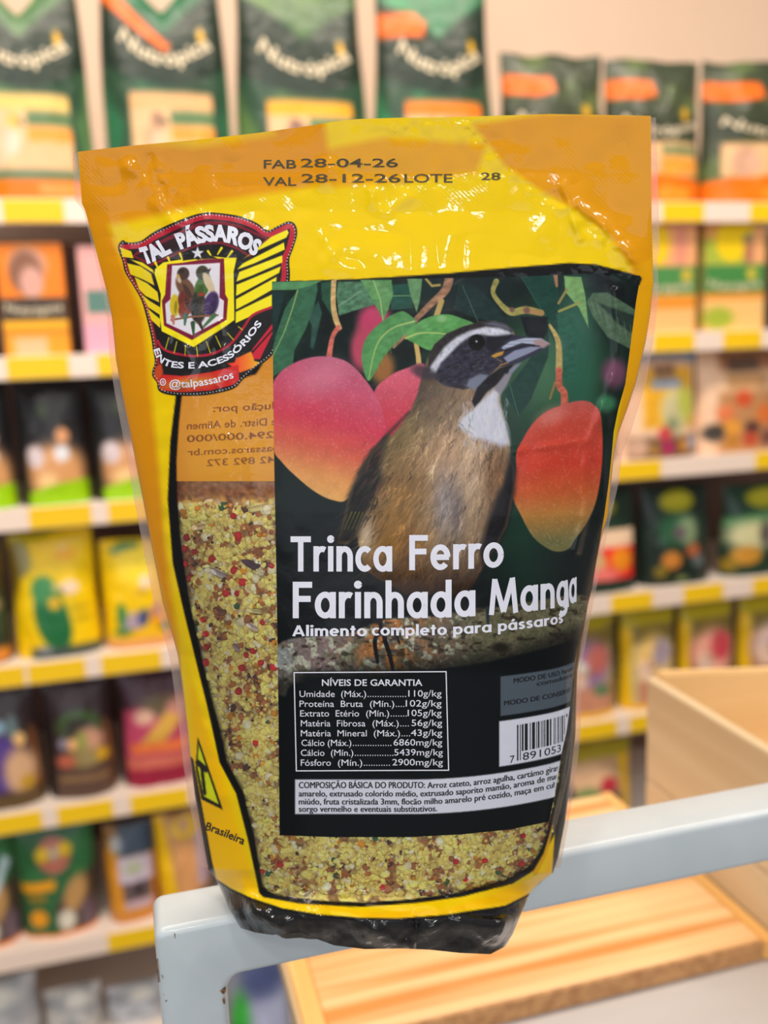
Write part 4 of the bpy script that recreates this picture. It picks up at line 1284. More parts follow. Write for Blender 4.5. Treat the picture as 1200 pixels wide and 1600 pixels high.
asp[typ == 6] = asp[typ == 6] * (.4, .45, 1.5)
asp[typ == 3] = asp[typ == 3] * (.7, .7, 1.5)
lump = 1 + np.where(big, .02, .26)[:, None] * (rs.rand(n, len(IV)) - .5) * 2
VV = IV[None] * lump[..., None] * asp[:, None, :] * rm[:, None, None]
VV = np.einsum('nij,nkj->nki', RM, VV)
VV[..., 1] *= np.where(big, 1.0, .55)[:, None]          # grains pressed flat against the film
VV = VV + ctr[:, None, :]
base = np.array([PAL[k] for k in names], float)[typ] / 255 * rs.uniform(.86, 1.12, (n, 1))
CC = np.clip(base[:, None, :] * rs.uniform(.9, 1.1, (n, len(IV), 1)), 0, 1)
FF = (IF[None] + (np.arange(n) * len(IV))[:, None, None]).reshape(-1, 3) + len(V1) + len(V2)
Vm = np.concatenate([V1, V2, VV.reshape(-1, 3)]) - PO
Cm = np.concatenate([C1, np.repeat(rgb(170, 140, 90)[None], len(V2), 0), CC.reshape(-1, 3)])
# a few long husks and striped kernels
LONG = [(398, 884, 24, 7, 28, (78, 58, 70)), (388, 876, 20, 4, 30, (196, 170, 90)), (343, 896, 17, 7, 25, (176, 164, 160)), (397, 980, 15, 6, 25, (190, 174, 160)), (330, 884, 16, 2.5, -5, (196, 190, 130)),
        (371, 1012, 9, 6, 40, (160, 140, 140)), (312, 823, 15, 6, -8, (216, 186, 140)), (404, 793, 18, 7, -10, (226, 206, 140)), (399, 955, 16, 4, 10, (196, 186, 130)), (300, 875, 9, 6, 60, (150, 100, 64)), (345, 955, 14, 8, 10, (122, 80, 58))]
VL = []; CL = []
for x, y, l_, w_, an, colr in LONG:
    q = IV * (l_ * .000222, w_ * .00018, w_ * .000222)
    ca, sa = math.cos(R(-an)), math.sin(R(-an))
    q = np.stack([q[:, 0] * ca - q[:, 2] * sa, q[:, 1], q[:, 0] * sa + q[:, 2] * ca], 1)
    VL.append(q + mixpt(np.array([x]), np.array([y]), -(.0003 + w_ * .00018)))
    CL.append(rgb(*colr) * (1 + .25 * np.sin(IV[:, 2:3] * 9)) * np.ones((len(IV), 3)))
nl_ = len(Vm)
Vm = np.concatenate([Vm, np.concatenate(VL) - PO]); Cm = np.concatenate([Cm, np.clip(np.concatenate(CL), 0, 1)])
FF = np.concatenate([FF, (IF[None] + (nl_ + np.arange(len(LONG)) * len(IV))[:, None, None]).reshape(-1, 3)])
quads = np.concatenate([F1, F2])
tri = np.concatenate([np.stack([quads[:, 0], quads[:, 1], quads[:, 2]], 1), np.stack([quads[:, 0], quads[:, 2], quads[:, 3]], 1), FF])
mixo = link('seed_mix', mesh_np('seed_mix', Vm, tri, Cm), print_mat('seed_print', rough=.75, spec=.25), None, True)
mixo.location = PO
tag(mixo, 'crumbly yellow seed mix with red balls inside the yellow pouch, behind its clear window', 'bird food', None, 'stuff')

# ================================================================== THE SHOP
def struct(o): o['kind'] = 'structure'; return o


def frame_boxes(name, lst, m, parent=None, bevel=0.0, loc=(0, 0, 0)):
    """boxes given in the shelf frame (u, n, z)"""
    o = boxes(name, lst, m, parent, bevel)
    if parent is None:
        o.rotation_euler = (0, 0, YAW)
    return o


m_wall = mat('cream_wall_paint', (238, 208, 182), .8, noise=(1.5, (232, 200, 172), .3, .7))
struct(frame_boxes('wall_back', [((-4, 2.62, 0), (5, 2.72, 3.4))], m_wall))
m_floor = mat('floor_tile', (150, 146, 142), .35, noise=(3, (136, 132, 128), .3, .7))
struct(frame_boxes('floor', [((-4, -3, -.05), (5, 2.62, 0))], m_floor))

# ---- the shelving unit -----------------------------------------------------------------------------
LEV = [CAMZ + v for v in (.257, -.031, -.322, -.637, -.949, -1.256)]
RAILH, ND = .044, 1.9
m_shelf = mat('white_shelf_enamel', (244, 230, 218), .4, noise=(2, (240, 222, 208), .3, .7))
m_rail = mat('cream_price_rail', (250, 226, 208), .3)
m_dim = mat('brown_back_board', (124, 92, 78), .6, noise=(2.2, (104, 76, 66), .3, .7))
gon = empty('shop_shelving', (0, 0, 0), YAW)
tag(gon, 'long white shop shelving with six shelves of pet food behind the yellow pouch', 'shelving')
UL, UR = -1.6, 2.3
boxes('back_board', [((UL, 2.36, .0), (UR, 2.38, 1.83))], m_dim, gon)
for u in (UL, .55, UR - .04):
    boxes('upright', [((u, 2.34, 0), (u + .04, 2.36, 2.0))], m_shelf, gon)
for z in LEV:
    sb_ = boxes('shelf', [((UL, ND + .004, z + .012), (UR, 2.34, z + .040))], m_shelf, gon, .002)
    boxes('price_rail', [((UL, ND, z - .001), (UR, ND + .004, z + RAILH))], m_rail, sb_, .0015)
boxes('base_deck', [((UL, ND + .02, 0), (UR, 2.34, .06))], m_shelf, gon, .002)

# ---- yellow price tags -------------------------------------------------------------------------------
m_tag = mat('yellow_tag_card', (255, 206, 0), .5)
NTH = ['top', 'second', 'third', 'fourth', 'fifth', 'sixth']
TAGS = {0: [(4, 100), (1035, 1100), (1172, 1232)], 1: [(10, 108), (152, 215), (1020, 1085), (1130, 1190)], 2: [(45, 143), (170, 255), (962, 1033), (1180, 1245)],
        3: [(-60, 37), (43, 133), (159, 253), (955, 1020), (1068, 1130), (1176, 1240)], 4: [(-30, 64), (89, 177), (205, 296), (900, 964), (984, 1050)], 5: [(170, 262)]}
YAT = {0: (330, 330), 1: (570, 530), 2: (805, 722), 3: (1042, 918), 4: (1265, 1130), 5: (1482, 1400)}
ORD = ['first', 'second', 'third', 'fourth', 'fifth', 'sixth']
tag_me = None
for k, lst in TAGS.items():
    nl = sum(1 for a in lst if a[0] < 600); nr_ = len(lst) - nl
    for i, (xa, xb_) in enumerate(lst):
        y = YAT[k][0 if xa < 600 else 1]
        ua, ub = on_n(xa, y, ND)[0], on_n(xb_, y, ND)[0]
        o = boxes('price_tag', [((-(ub - ua) / 2, -.0012, 0), ((ub - ua) / 2, 0, .041))], m_tag, None, .0006, 1)
        o.location = gw((ua + ub) / 2, ND - .0002, LEV[k] + .001); o.rotation_euler = (0, 0, YAW)
        side, j, cnt = ('left', i, nl) if xa < 600 else ('right', i - nl, nr_)
        if cnt == 1: lab = 'only yellow price tag on the %s shelf rail %s of the pouch' % (NTH[k], side)
        else: lab = '%s yellow price tag from the left on the %s shelf rail, %s of the pouch' % (ORD[j], NTH[k], side)
        tag(o, lab, 'price tag', 'yellow price tags on the shelf rails')

# ---- bags and boxes -------------------------------------------------------------------------------------
m_bag = print_mat('printed_bag', rough=.32, spec=.3, coat=.16, bump=(38, .004))
m_box = print_mat('printed_carton', rough=.5)
m_cream = mat('cream_lettering', (232, 214, 180), .5)


class Bag:
    def __init__(s, name, label, cat, box, k, dep, paint, base, style='bag', group=None, back=None, sag=0.0, taper=.93, nf=None, ym=None, seed=1, wob=.006, lean=0.0):
        xl, xr, yt = box
        nf = ND + .03 if nf is None else nf
        zb = (LEV[k] + .0402) if k < 6 else (.0602 if k == 6 else 0.0005)
        ym = ym if ym is not None else yt + 100
        ul, ur = on_n(xl, ym, nf)[0], on_n(xr, ym, nf)[0]
        s.w, s.h, s.dep = ur - ul, on_n((xl + xr) / 2, yt, nf + dep * .35)[1] - zb, dep
        s.style, s.sag, s.taper, s.seed, s.wob, s.lean = style, sag, taper, seed, wob, lean
        s.root = empty(name, gw((ul + ur) / 2, nf + dep / 2, zb), YAW)
        tag(s.root, label, cat, group)
        c = Canvas(-3, -3, 103, 143, 1.0, base)
        paint(c)
        s.c = c
        nc, nr_ = 48, 64
        S, Tt = np.meshgrid(np.linspace(-1, 1, nc), np.linspace(0, 1, nr_))
        m = m_box if style == 'box' else m_bag
        cut = nr_ - 5 if style == 'bag' else nr_
        F_ = s.surf(S, Tt); colr = c.sample((S + 1) * 50, (1 - Tt) * 140)
        B_ = s.surf(S, Tt, side=1)
        bc = rgb(*(back or base)) + np.zeros(colr.shape)
        a, b = slice(0, cut), slice(cut - 1, nr_)
        link('front_panel', mesh_np('f', F_[a].reshape(-1, 3), grid_faces(cut, nc, True), colr[a].reshape(-1, 3)), m, s.root, style != 'box')
        # back, sides, bottom and top edge
        ring = lambda Q: np.concatenate([Q[0], Q[1:cut, -1], Q[cut - 1, ::-1][1:], Q[:cut, 0][::-1][1:]])
        rf, rb = ring(F_), ring(B_)
        nb = cut * nc
        V = np.concatenate([B_[a].reshape(-1, 3), rf, rb]); n_ = len(rf)
        Fc = [tuple(q) for q in grid_faces(cut, nc)] + [(nb + i, nb + n_ + i, nb + n_ + (i + 1) % n_, nb + (i + 1) % n_) for i in range(n_)]
        C_ = np.concatenate([bc[a].reshape(-1, 3), ring(colr) * .9, ring(colr) * .9])
        link('back_panel', mesh_np('b', V, Fc, C_), m, s.root, False)
        if style == 'bag':
            V = np.concatenate([F_[b].reshape(-1, 3), B_[b].reshape(-1, 3)])
            g1 = grid_faces(nr_ - cut + 1, nc, True)
            link('top_seal', mesh_np('t', V, np.concatenate([g1, g1[:, ::-1] + (nr_ - cut + 1) * nc]), np.concatenate([colr[b].reshape(-1, 3), bc[b].reshape(-1, 3)])), m, s.root, True)

    def surf(s, S, Tt, side=-1, off=0.0):
        S = np.asarray(S, float); Tt = np.asarray(Tt, float)
        if s.style == 'box':
            y = np.full(S.shape, s.dep / 2); wx = s.w / 2
            x = S * wx; z = Tt * s.h
        else:
            pr = (1 - np.abs(np.clip(S, -1, 1)) ** 2.8) ** .6 * (1 - np.clip(Tt, 0, 1) ** 2.4) ** .8
            if s.style == 'pillow': pr = (1 - np.abs(S) ** 2.8) ** .6 * (1 - np.abs(2 * Tt - 1) ** 3) ** .6
            y = s.dep / 2 * pr + .0006 + pr * (fbm(S * 40 + 50, Tt * 60, 18, s.seed) - .5) * s.wob * 2
            tp = s.taper + (1 - s.taper) * (1 - Tt) + .015 * np.sin(Tt * 9 + s.seed)
            x = S * s.w / 2 * tp
            z = Tt * s.h - s.sag * s.h * (Tt ** 6) * np.clip(1 - np.abs(S) * 1.1, 0, 1) ** 1.3
            z = z + Tt ** 4 * (noise(S * 20 + 50, Tt * 3 + 50, 9, s.seed + 3) - .5) * s.h * .05
        return np.stack([x, side * (y + off) + s.lean * Tt * s.h, z], -1)

    def text(s, name, body, base, cap, bold, m, off=.0012):
        V, Fc = unit_text(body, cap, bold)
        V = on_curve(V, base)
        o = link(name, mesh_np('l', s.surf((V[:, 0] - 50) / 50, 1 - V[:, 1] / 140, -1, off), Fc), m, s.root)
        return o

    def patch(s, name, x0, y0, x1, y1, paint, base, off=.0016, label=None):
        c = Canvas(x0 - 2, y0 - 2, x1 + 2, y1 + 2, .8, base); paint(c)
        X, Y = np.meshgrid(np.linspace(x0, x1, 24), np.linspace(y0, y1, 24))
        o = link(name, mesh_np('p', s.surf((X - 50) / 50, 1 - Y / 140, -1, off).reshape(-1, 3), grid_faces(24, 24), c.sample(X, Y).reshape(-1, 3)), m_box, s.root, True)
        if label: o['label'] = label
        return o


def bird_blot(c, x, y, k, head, body, breast):
    c.ell(x, y, 9 * k, 12 * k, body, .15, 20); c.ell(x + 5 * k, y - 13 * k, 6.5 * k, 6 * k, head, .15); c.ell(x + 4 * k, y + 2 * k, 6 * k, 8 * k, breast, .3, 15)
    c.poly([(x + 10 * k, y - 15 * k), (x + 16 * k, y - 12 * k), (x + 10 * k, y - 10 * k)], (70, 60, 55), 1); c.poly([(x - 7 * k, y + 6 * k), (x - 14 * k, y + 22 * k), (x - 2 * k, y + 12 * k)], body, 1)


# top shelf: big dark green bags ------------------------------------------------------------------------
def green_big(strip_col, hi, bird, slash=None, tabs=False):
    def p(c):
        c.speck(lambda X, Y: sstep(.45, .8, fbm(X, Y, 24, 5)) * .75, hi)
        c.poly([(0, 0), (100, 0), (100, 20), (70, 32), (50, 42), (30, 32), (0, 20)], hi, 6, alpha=.45)
        c.poly([(0, 18), (28, 30), (50, 44), (72, 30), (100, 18), (100, 62), (78, 72), (50, 77), (22, 72), (0, 62)], (34, 50, 38), 3)
        c.poly([(0, 70), (12, 95), (10, 140), (0, 140)], hi, 5, alpha=.7); c.poly([(100, 70), (90, 95), (92, 140), (100, 140)], hi, 5, alpha=.7)  # lighter side highlights painted into the bag colour
        c.rect(20, 80, 84, 122, (234, 190, 140), 2)
        c.rect(20, 80, 84, 88, strip_col, 2); c.rect(50, 89, 84, 97, (96, 128, 84), 2); c.rect(50, 98, 84, 106, (244, 160, 60), 2)
        bird_blot(c, 36, 105, .8, bird[0], bird[1], bird[2])
        c.rect(0, 122, 100, 127, (96, 128, 96), 2); c.rect(0, 127, 100, 140, (252, 122, 10), 2)
        c.rect(55, 129, 95, 135, (255, 170, 110), 2, .7)
        if slash: c.poly(slash, (248, 110, 24), 1.5)
        c.ell(80, 47, 3, 5, (240, 184, 40), .3)
    return p


cream = m_cream
big = 'large green bird food bags on the top shelf'
specs = [((-70, 146, -75), 'large green bag at far left of the top shelf, cut by the frame', (240, 200, 110), (112, 156, 92), ((216, 186, 90), (230, 200, 170), (236, 214, 190)), None, .27),
         ((157, 371, -80), 'large green bag with an orange slash, second from left on the top shelf', (236, 178, 120), (52, 130, 88), ((170, 130, 100), (220, 170, 130), (240, 196, 160)), [(0, 28), (0, 20), (6, 18), (55, 52), (50, 56)], .27),
         ((372, 590, -50), 'large green bag with yellow stripe, third from left on the top shelf', (252, 176, 40), (108, 140, 78), ((150, 110, 96), (140, 104, 92), (196, 160, 140)), None, 0),
         ((594, 790, -50), 'large green bag with orange corner tab, fourth from left on the top shelf', (252, 130, 30), (64, 156, 104), ((170, 130, 110), (190, 150, 126), (230, 186, 150)), [(0, 33), (0, 26), (30, 28), (40, 34), (36, 42), (0, 40)], 0)]
for i, (bx_, lab, st, hi_, bd, sl, sg) in enumerate(specs):
    b = Bag('pet_food_bag', lab, 'bag', bx_, 0, .13, green_big(st, hi_, bd, sl), (48, 78, 56), group=big, sag=sg, seed=i + 2, ym=180, taper=.86)
    b.text('lettering', 'Nutrópica', [(14, 50), (32, 60), (50, 64), (68, 61), (88, 53)], 9, .02, cream)


def green_small(c):
    c.speck(lambda X, Y: sstep(.42, .75, fbm(X, Y, 26, 9)) * .8, (104, 122, 70))
    c.poly([(0, 20), (45, 22), (48, 36), (30, 40), (0, 38)], (246, 112, 26), 2)
    c.poly([(0, 50), (50, 62), (100, 50), (100, 72), (50, 80), (0, 72)], (52, 58, 42), 3)
    c.ell(78, 53, 4, 7, (226, 170, 34), .3)
    c.rect(10, 80, 90, 112, (236, 186, 134), 2); c.rect(48, 84, 90, 92, (120, 134, 86), 2); c.rect(48, 94, 90, 110, (246, 164, 60), 3)
    c.ell(28, 98, 12, 14, (220, 170, 140), .3)
    c.poly([(0, 116), (50, 110), (100, 116), (100, 143), (0, 143)], (250, 118, 10), 2)
    c.ell(60, 128, 20, 7, (255, 170, 60), .5, alpha=.7)


sm = 'smaller green bird food bags on the top shelf'
for i, (bx_, lab) in enumerate([((799, 960, 84), 'smaller wrinkled green bag next to the large green bags on the top shelf'), ((964, 1112, 92), 'smaller green bag in the middle, directly above the pouch right corner'), ((1118, 1300, 96), 'smaller green bag with orange base at far right of the top shelf')]):
    b = Bag('pet_food_bag', lab, 'bag', bx_, 0, .12, green_small, (58, 66, 46), group=sm, seed=i + 11, ym=200, taper=.98, wob=.012)
    b.text('lettering', 'Nutrópica', [(10, 62), (50, 74), (92, 64)], 9, .015, cream)


# second shelf: cartons --------------------------------------------------------------------------------------
def carton_orange(c):
    c.rect(0, 0, 100, 68, (255, 134, 6)); c.ell(46, 26, 30, 22, (222, 160, 140), .3); c.ell(42, 36, 26, 26, (140, 92, 66), .2, -20); c.ell(50, 48, 18, 20, (226, 168, 152), .3)
    c.rect(0, 66, 100, 94, (62, 48, 36)); c.rect(0, 94, 100, 143, (240, 160, 10)); c.rect(0, 94, 100, 102, (255, 186, 10)); c.rect(14, 114, 66, 140, (250, 190, 140), 8)
    c.rect(0, 106, 100, 112, (226, 140, 10), 3)


def carton_pink(c):
    c.rect(10, 56, 90, 86, (92, 132, 120)); c.rect(0, 100, 100, 143, (240, 170, 190), 8)


def carton_green(c):
    c.poly([(0, 20), (40, 0), (100, 0), (100, 54), (0, 54)], (176, 190, 62), 6); c.rect(0, 0, 22, 22, (236, 164, 90), 8)
    c.ell(44, 24, 27, 26, (255, 214, 0), .15); c.ell(66, 8, 12, 9, (255, 214, 0), .3); c.ell(70, 22, 8, 6, (120, 120, 110), .4); c.rect(78, 4, 100, 54, (250, 178, 120), 8); c.ell(72, 40, 8, 18, (190, 120, 90), .4)
    c.rect(0, 54, 100, 90, (70, 140, 66)); c.rect(0, 90, 100, 100, (238, 150, 50)); c.rect(0, 98, 100, 143, (252, 200, 120), 6); c.ell(24, 122, 26, 14, (170, 186, 56), .4)
    c.ell(78, 66, 8, 8, (220, 196, 60), .4)


def carton_yellow(c):
    c.poly([(0, 0), (100, 0), (100, 54), (0, 54)], (250, 176, 120), 2); c.ell(22, 26, 36, 34, (255, 212, 0), .2); c.ell(14, 34, 8, 8, (250, 130, 20), .4); c.ell(76, 30, 10, 28, (236, 150, 120), .4)
    c.rect(0, 54, 100, 90, (78, 144, 74)); c.rect(0, 92, 100, 108, (240, 150, 40), 4); c.rect(0, 108, 100, 143, (252, 192, 120), 5); c.ell(86, 66, 8, 8, (226, 190, 60), .4)


cg = 'bird food cartons on the second shelf'
for bx_, lab, pf, bs, tx in [((2, 104, 382), 'orange carton with a brown bird on the second shelf, left of the pouch', carton_orange, (250, 150, 20), True), ((128, 205, 386), 'pale pink carton on the second shelf, half hidden by the pouch left edge', carton_pink, (244, 176, 170), False),
                             ((985, 1086, 350), 'yellow and green carton just right of the pouch on the second shelf', carton_yellow, (250, 190, 100), True), ((1100, 1193, 348), 'green carton with a yellow bird at far right of the second shelf', carton_green, (250, 196, 120), True)]:
    b = Bag('food_carton', lab, 'carton', bx_, 1, .07, pf, bs, 'box', cg, back=(190, 140, 90), ym=480)
    if tx: b.text('lettering', 'Nutrópica', [(6, 82), (50, 86), (94, 82)], 10, .015, cream)


# third shelf ----------------------------------------------------------------------------------------------
def seeds_black(c):
    c.speck(lambda X, Y: sstep(.5, .8, fbm(X, Y, 30, 4)) * .35, (70, 62, 66))
    c.ell(54, 105, 44, 34, (222, 160, 104), .35); c.ell(26, 84, 12, 13, (222, 204, 206), .35); c.ell(64, 82, 11, 9, (226, 226, 232), .35); c.ell(66, 62, 10, 9, (226, 160, 110), .3)
    c.ell(40, 112, 14, 8, (250, 206, 140), .5); c.ell(40, 34, 8, 8, (52, 66, 30), .5)
    c.poly([(0, 128), (30, 120), (60, 115), (100, 112), (100, 143), (0, 143)], (156, 206, 8), 3)
    c.poly([(0, 0), (13, 60), (11, 143), (0, 143)], (30, 30, 28), 4)


def grain_cream(blue):
    def p(c):
        if blue:
            c.poly([(0, 18), (20, 4), (50, 0), (80, 4), (100, 18), (100, -3), (0, -3)], (64, 146, 206), 3); c.poly([(0, 22), (24, 6), (50, 2), (78, 6), (100, 22), (80, 14), (50, 10), (22, 14)], (120, 150, 180), 4)
            c.rect(26, 24, 92, 100, (240, 176, 40), 8); c.ell(66, 80, 18, 30, (206, 196, 150), .4); c.ell(82, 70, 12, 22, (190, 194, 80), .4); c.ell(62, 96, 8, 10, (140, 150, 110), .5)
            c.rect(42, 18, 70, 36, (150, 112, 84), 2); c.rect(38, 38, 76, 50, (150, 166, 196), 6)
            c.rect(10, 112, 100, 140, (110, 78, 56), 8)
            for x, y, r, q in ((52, 108, 9, (206, 70, 76)), (56, 126, 9, (176, 44, 96)), (78, 124, 8, (206, 140, 50)), (92, 122, 9, (160, 176, 206)), (20, 124, 12, (206, 166, 140)), (38, 128, 8, (160, 120, 60))): c.ell(x, y, r, r, q, .3)
        else:
            c.rect(24, -3, 100, 30, (166, 112, 80), 8); c.rect(34, 12, 74, 32, (104, 80, 66), 2); c.rect(30, 34, 84, 56, (200, 150, 100), 8); c.rect(20, 58, 100, 140, (196, 140, 90), 8)
            for x, y, r, q in ((50, 68, 11, (214, 84, 46)), (28, 86, 11, (236, 130, 80)), (80, 90, 14, (232, 120, 50)), (36, 106, 11, (236, 160, 60)), (60, 108, 10, (90, 56, 50)), (58, 122, 10, (196, 80, 50)), (36, 124, 9, (196, 130, 50)), (84, 122, 12, (120, 70, 60)), (16, 112, 12, (70, 60, 50))): c.ell(x, y, r, r, q, .3)
    return p


g3 = 'bags on the third shelf'
for i, (bx_, lab, pf, bs) in enumerate([((-75, 16, 596), 'black bag with lime green base at far left of the third shelf', seeds_black, (30, 28, 30)), ((24, 134, 594), 'black seed bag with lime green base in the middle of the left third shelf', seeds_black, (30, 28, 30)),
                                        ((140, 262, 590), 'black seed bag with lime green base touching the pouch left edge', seeds_black, (30, 28, 30)), ((975, 1098, 546), 'cream bag with a blue arch beside the pouch on the third shelf', grain_cream(True), (246, 204, 170)),
                                        ((1102, 1224, 542), 'cream and brown nut bag at far right of the third shelf', grain_cream(False), (242, 200, 164))]):
    Bag('pet_food_bag', lab, 'bag', bx_, 2, .08, pf, bs, group=g3, seed=i + 21, taper=1.0)


# fourth shelf --------------------------------------------------------------------------------------------
def parrot(c):
    c.speck(lambda X, Y: sstep(.5, .8, fbm(X, Y, 30, 6)) * .4, (214, 190, 20))
    c.poly([(0, 0), (70, 0), (10, 14)], (196, 180, 20), 4); c.ell(12, 28, 15, 20, (160, 152, 110), .3); c.ell(2, 40, 10, 30, (120, 96, 20), .5)
    c.ell(66, 26, 14, 6, (246, 176, 20), .4); c.ell(64, 18, 6, 3, (250, 206, 120), .5)
    c.ell(46, 96, 20, 38, (30, 108, 58), .12, -14); c.ell(38, 62, 15, 16, (70, 142, 84), .2); c.ell(54, 60, 6, 4, (206, 190, 120), .4); c.ell(60, 66, 5, 4, (90, 110, 50), .4); c.ell(50, 78, 8, 7, (236, 180, 20), .5)
    c.ell(70, 62, 11, 8, (252, 218, 190), .3); c.ell(78, 86, 12, 3, (190, 160, 20), .5); c.ell(80, 98, 12, 3, (206, 170, 20), .5)
    c.rect(18, 128, 100, 143, (64, 76, 70), 6); c.ell(34, 130, 9, 5, (130, 134, 140), .4)


def yellow_birds(c):
    c.ell(60, 30, 34, 20, (255, 224, 40), .8); c.ell(64, 54, 9, 9, (250, 220, 190), .3); c.ell(58, 66, 10, 3, (190, 140, 20), .5)
    c.poly([(12, 14), (30, 3), (60, 3), (60, 10), (20, 18)], (90, 140, 80), 3)
    c.ell(26, 98, 8, 18, (44, 130, 52), .2); c.ell(44, 106, 16, 14, (186, 160, 176), .4, -30); c.ell(58, 100, 8, 12, (56, 76, 128), .3, 20); c.ell(80, 104, 14, 16, (246, 170, 20), .4); c.ell(76, 92, 7, 10, (196, 130, 120), .4, 30)
    c.ell(30, 118, 18, 5, (70, 120, 70), .4); c.ell(60, 122, 26, 8, (246, 190, 10), .4); c.ell(90, 116, 10, 5, (60, 120, 60), .4); c.rect(0, 127, 100, 143, (226, 160, 90), 4)


def dark_mix(c):
    c.ell(70, 20, 40, 40, (120, 92, 20), .7); c.ell(60, 80, 34, 36, (60, 84, 56), .5); c.ell(70, 70, 20, 9, (196, 160, 110), .4); c.ell(60, 130, 50, 10, (226, 140, 50), .4)


def dark_oval(mode):
    def p(c):
        c.speck(lambda X, Y: sstep(.5, .8, fbm(X, Y, 30, 3)) * .4, (44, 84, 58))
        c.ell(48, 22, 25, 15, (164, 158, 26), .15)
        c.ell(48, 20, 14, 5, (190, 176, 50), .5)
        if mode == 1:
            c.ell(42, 62, 22, 22, (44, 92, 60), .6); c.ell(60, 64, 14, 20, (132, 152, 112), .5); c.ell(48, 66, 9, 9, (100, 84, 92), .4); c.ell(36, 104, 13, 13, (206, 130, 50), .2); c.ell(66, 92, 10, 10, (180, 96, 54), .3); c.ell(74, 108, 10, 9, (104, 112, 112), .5); c.ell(98, 96, 8, 12, (110, 70, 30), .5)
            c.ell(22, 120, 9, 9, (130, 110, 30), .4); c.ell(50, 132, 8, 4, (130, 140, 80), .5)
        if mode == 2:
            c.poly([(0, 50), (100, 40), (100, 60), (0, 66)], (86, 134, 84), 4); c.ell(30, 78, 28, 22, (206, 200, 150), .4); c.ell(66, 80, 16, 28, (226, 214, 190), .4); c.ell(44, 76, 8, 20, (90, 84, 76), .4); c.ell(22, 108, 16, 15, (206, 146, 50), .2); c.ell(4, 122, 10, 10, (150, 120, 30), .4)
    return p


g4 = 'bags on the fourth shelf'
for i, (bx_, lab, pf, bs) in enumerate([((-80, 8, 850), 'dark green bag cut by the left frame edge on the fourth shelf', dark_mix, (44, 50, 38)), ((15, 151, 832), 'yellow bag with a green parrot on the fourth shelf', parrot, (250, 206, 0)),
                                        ((160, 268, 842), 'yellow bag with small birds between the parrot bag and the pouch', yellow_birds, (252, 206, 0)), ((872, 1006, 766), 'dark green bag with a red and white label right beside the pouch', dark_oval(0), (28, 48, 36)),
                                        ((1010, 1122, 758), 'dark green bag with a yellow oval in the middle of the right fourth shelf', dark_oval(1), (24, 38, 30)), ((1140, 1272, 752), 'dark green bag with pale picture at far right of the fourth shelf', dark_oval(2), (28, 56, 40))]):
    b = Bag('pet_food_bag', lab, 'bag', bx_, 3, .085, pf, bs, group=g4, seed=i + 31, taper=.98 if i < 3 else .94)
    if i == 3:
        def red_lab(c):
            c.rect(0, 50, 103, 78, (252, 214, 176), 2); c.rect(0, 78, 103, 124, (240, 14, 20), 2); c.ell(40, 100, 16, 24, (226, 190, 110), .3); c.ell(76, 96, 15, 17, (252, 150, 10), .3); c.ell(50, 116, 24, 12, (244, 120, 110), .5)
        b.patch('label', 4, 54, 92, 122, red_lab, (240, 40, 40), label='red and white label')


# fifth shelf -------------------------------------------------------------------------------------------
def brown_mix(mode):
    def p(c):
        c.speck(lambda X, Y: sstep(.5, .8, fbm(X, Y, 34, 7)) * .35, (84, 52, 60)); c.poly([(0, 0), (16, 60), (14, 143), (0, 143)], (36, 28, 26), 4)
        c.poly([(88, 50), (93, 50), (100, 140), (94, 140)], (150, 92, 48), 2)
        if mode == 0:
            c.ell(46, 88, 24, 34, (84, 60, 136), .25, 10); c.ell(72, 98, 22, 26, (216, 170, 130), .4); c.ell(80, 112, 10, 8, (196, 150, 40), .4); c.ell(46, 46, 12, 8, (150, 186, 206), .3); c.ell(66, 48, 8, 14, (110, 130, 130), .4); c.ell(74, 62, 8, 8, (240, 190, 120), .3); c.rect(10, 122, 100, 143, (96, 74, 44), 6)
        if mode == 1:
            c.ell(52, 52, 32, 18, (70, 100, 44), .3); c.ell(52, 56, 22, 12, (50, 44, 40), .4); c.ell(66, 72, 20, 16, (206, 150, 120), .4); c.ell(54, 72, 9, 12, (150, 150, 70), .4); c.ell(56, 92, 32, 12, (150, 130, 80), .4); c.ell(30, 94, 14, 8, (190, 96, 70), .4); c.ell(82, 90, 9, 8, (210, 160, 30), .4)
            c.ell(40, 74, 7, 7, (240, 176, 110), .3); c.ell(28, 72, 7, 7, (150, 140, 156), .4); c.rect(14, 104, 96, 143, (92, 68, 56), 6); c.rect(18, 112, 90, 120, (140, 106, 72), 3)
        if mode == 2:
            c.poly([(6, 44), (100, 24), (103, 143), (6, 143)], (190, 70, 100), 5); c.ell(60, 40, 30, 14, (110, 92, 60), .5); c.ell(34, 52, 14, 9, (226, 176, 150), .4); c.poly([(20, 90), (66, 46), (100, 44), (50, 92)], (222, 170, 70), 4); c.ell(82, 44, 18, 10, (226, 150, 130), .4)
            c.rect(14, 84, 100, 98, (236, 120, 60), 5); c.rect(8, 102, 100, 122, (214, 110, 90), 4); c.rect(6, 118, 100, 143, (150, 26, 56), 5)
    return p


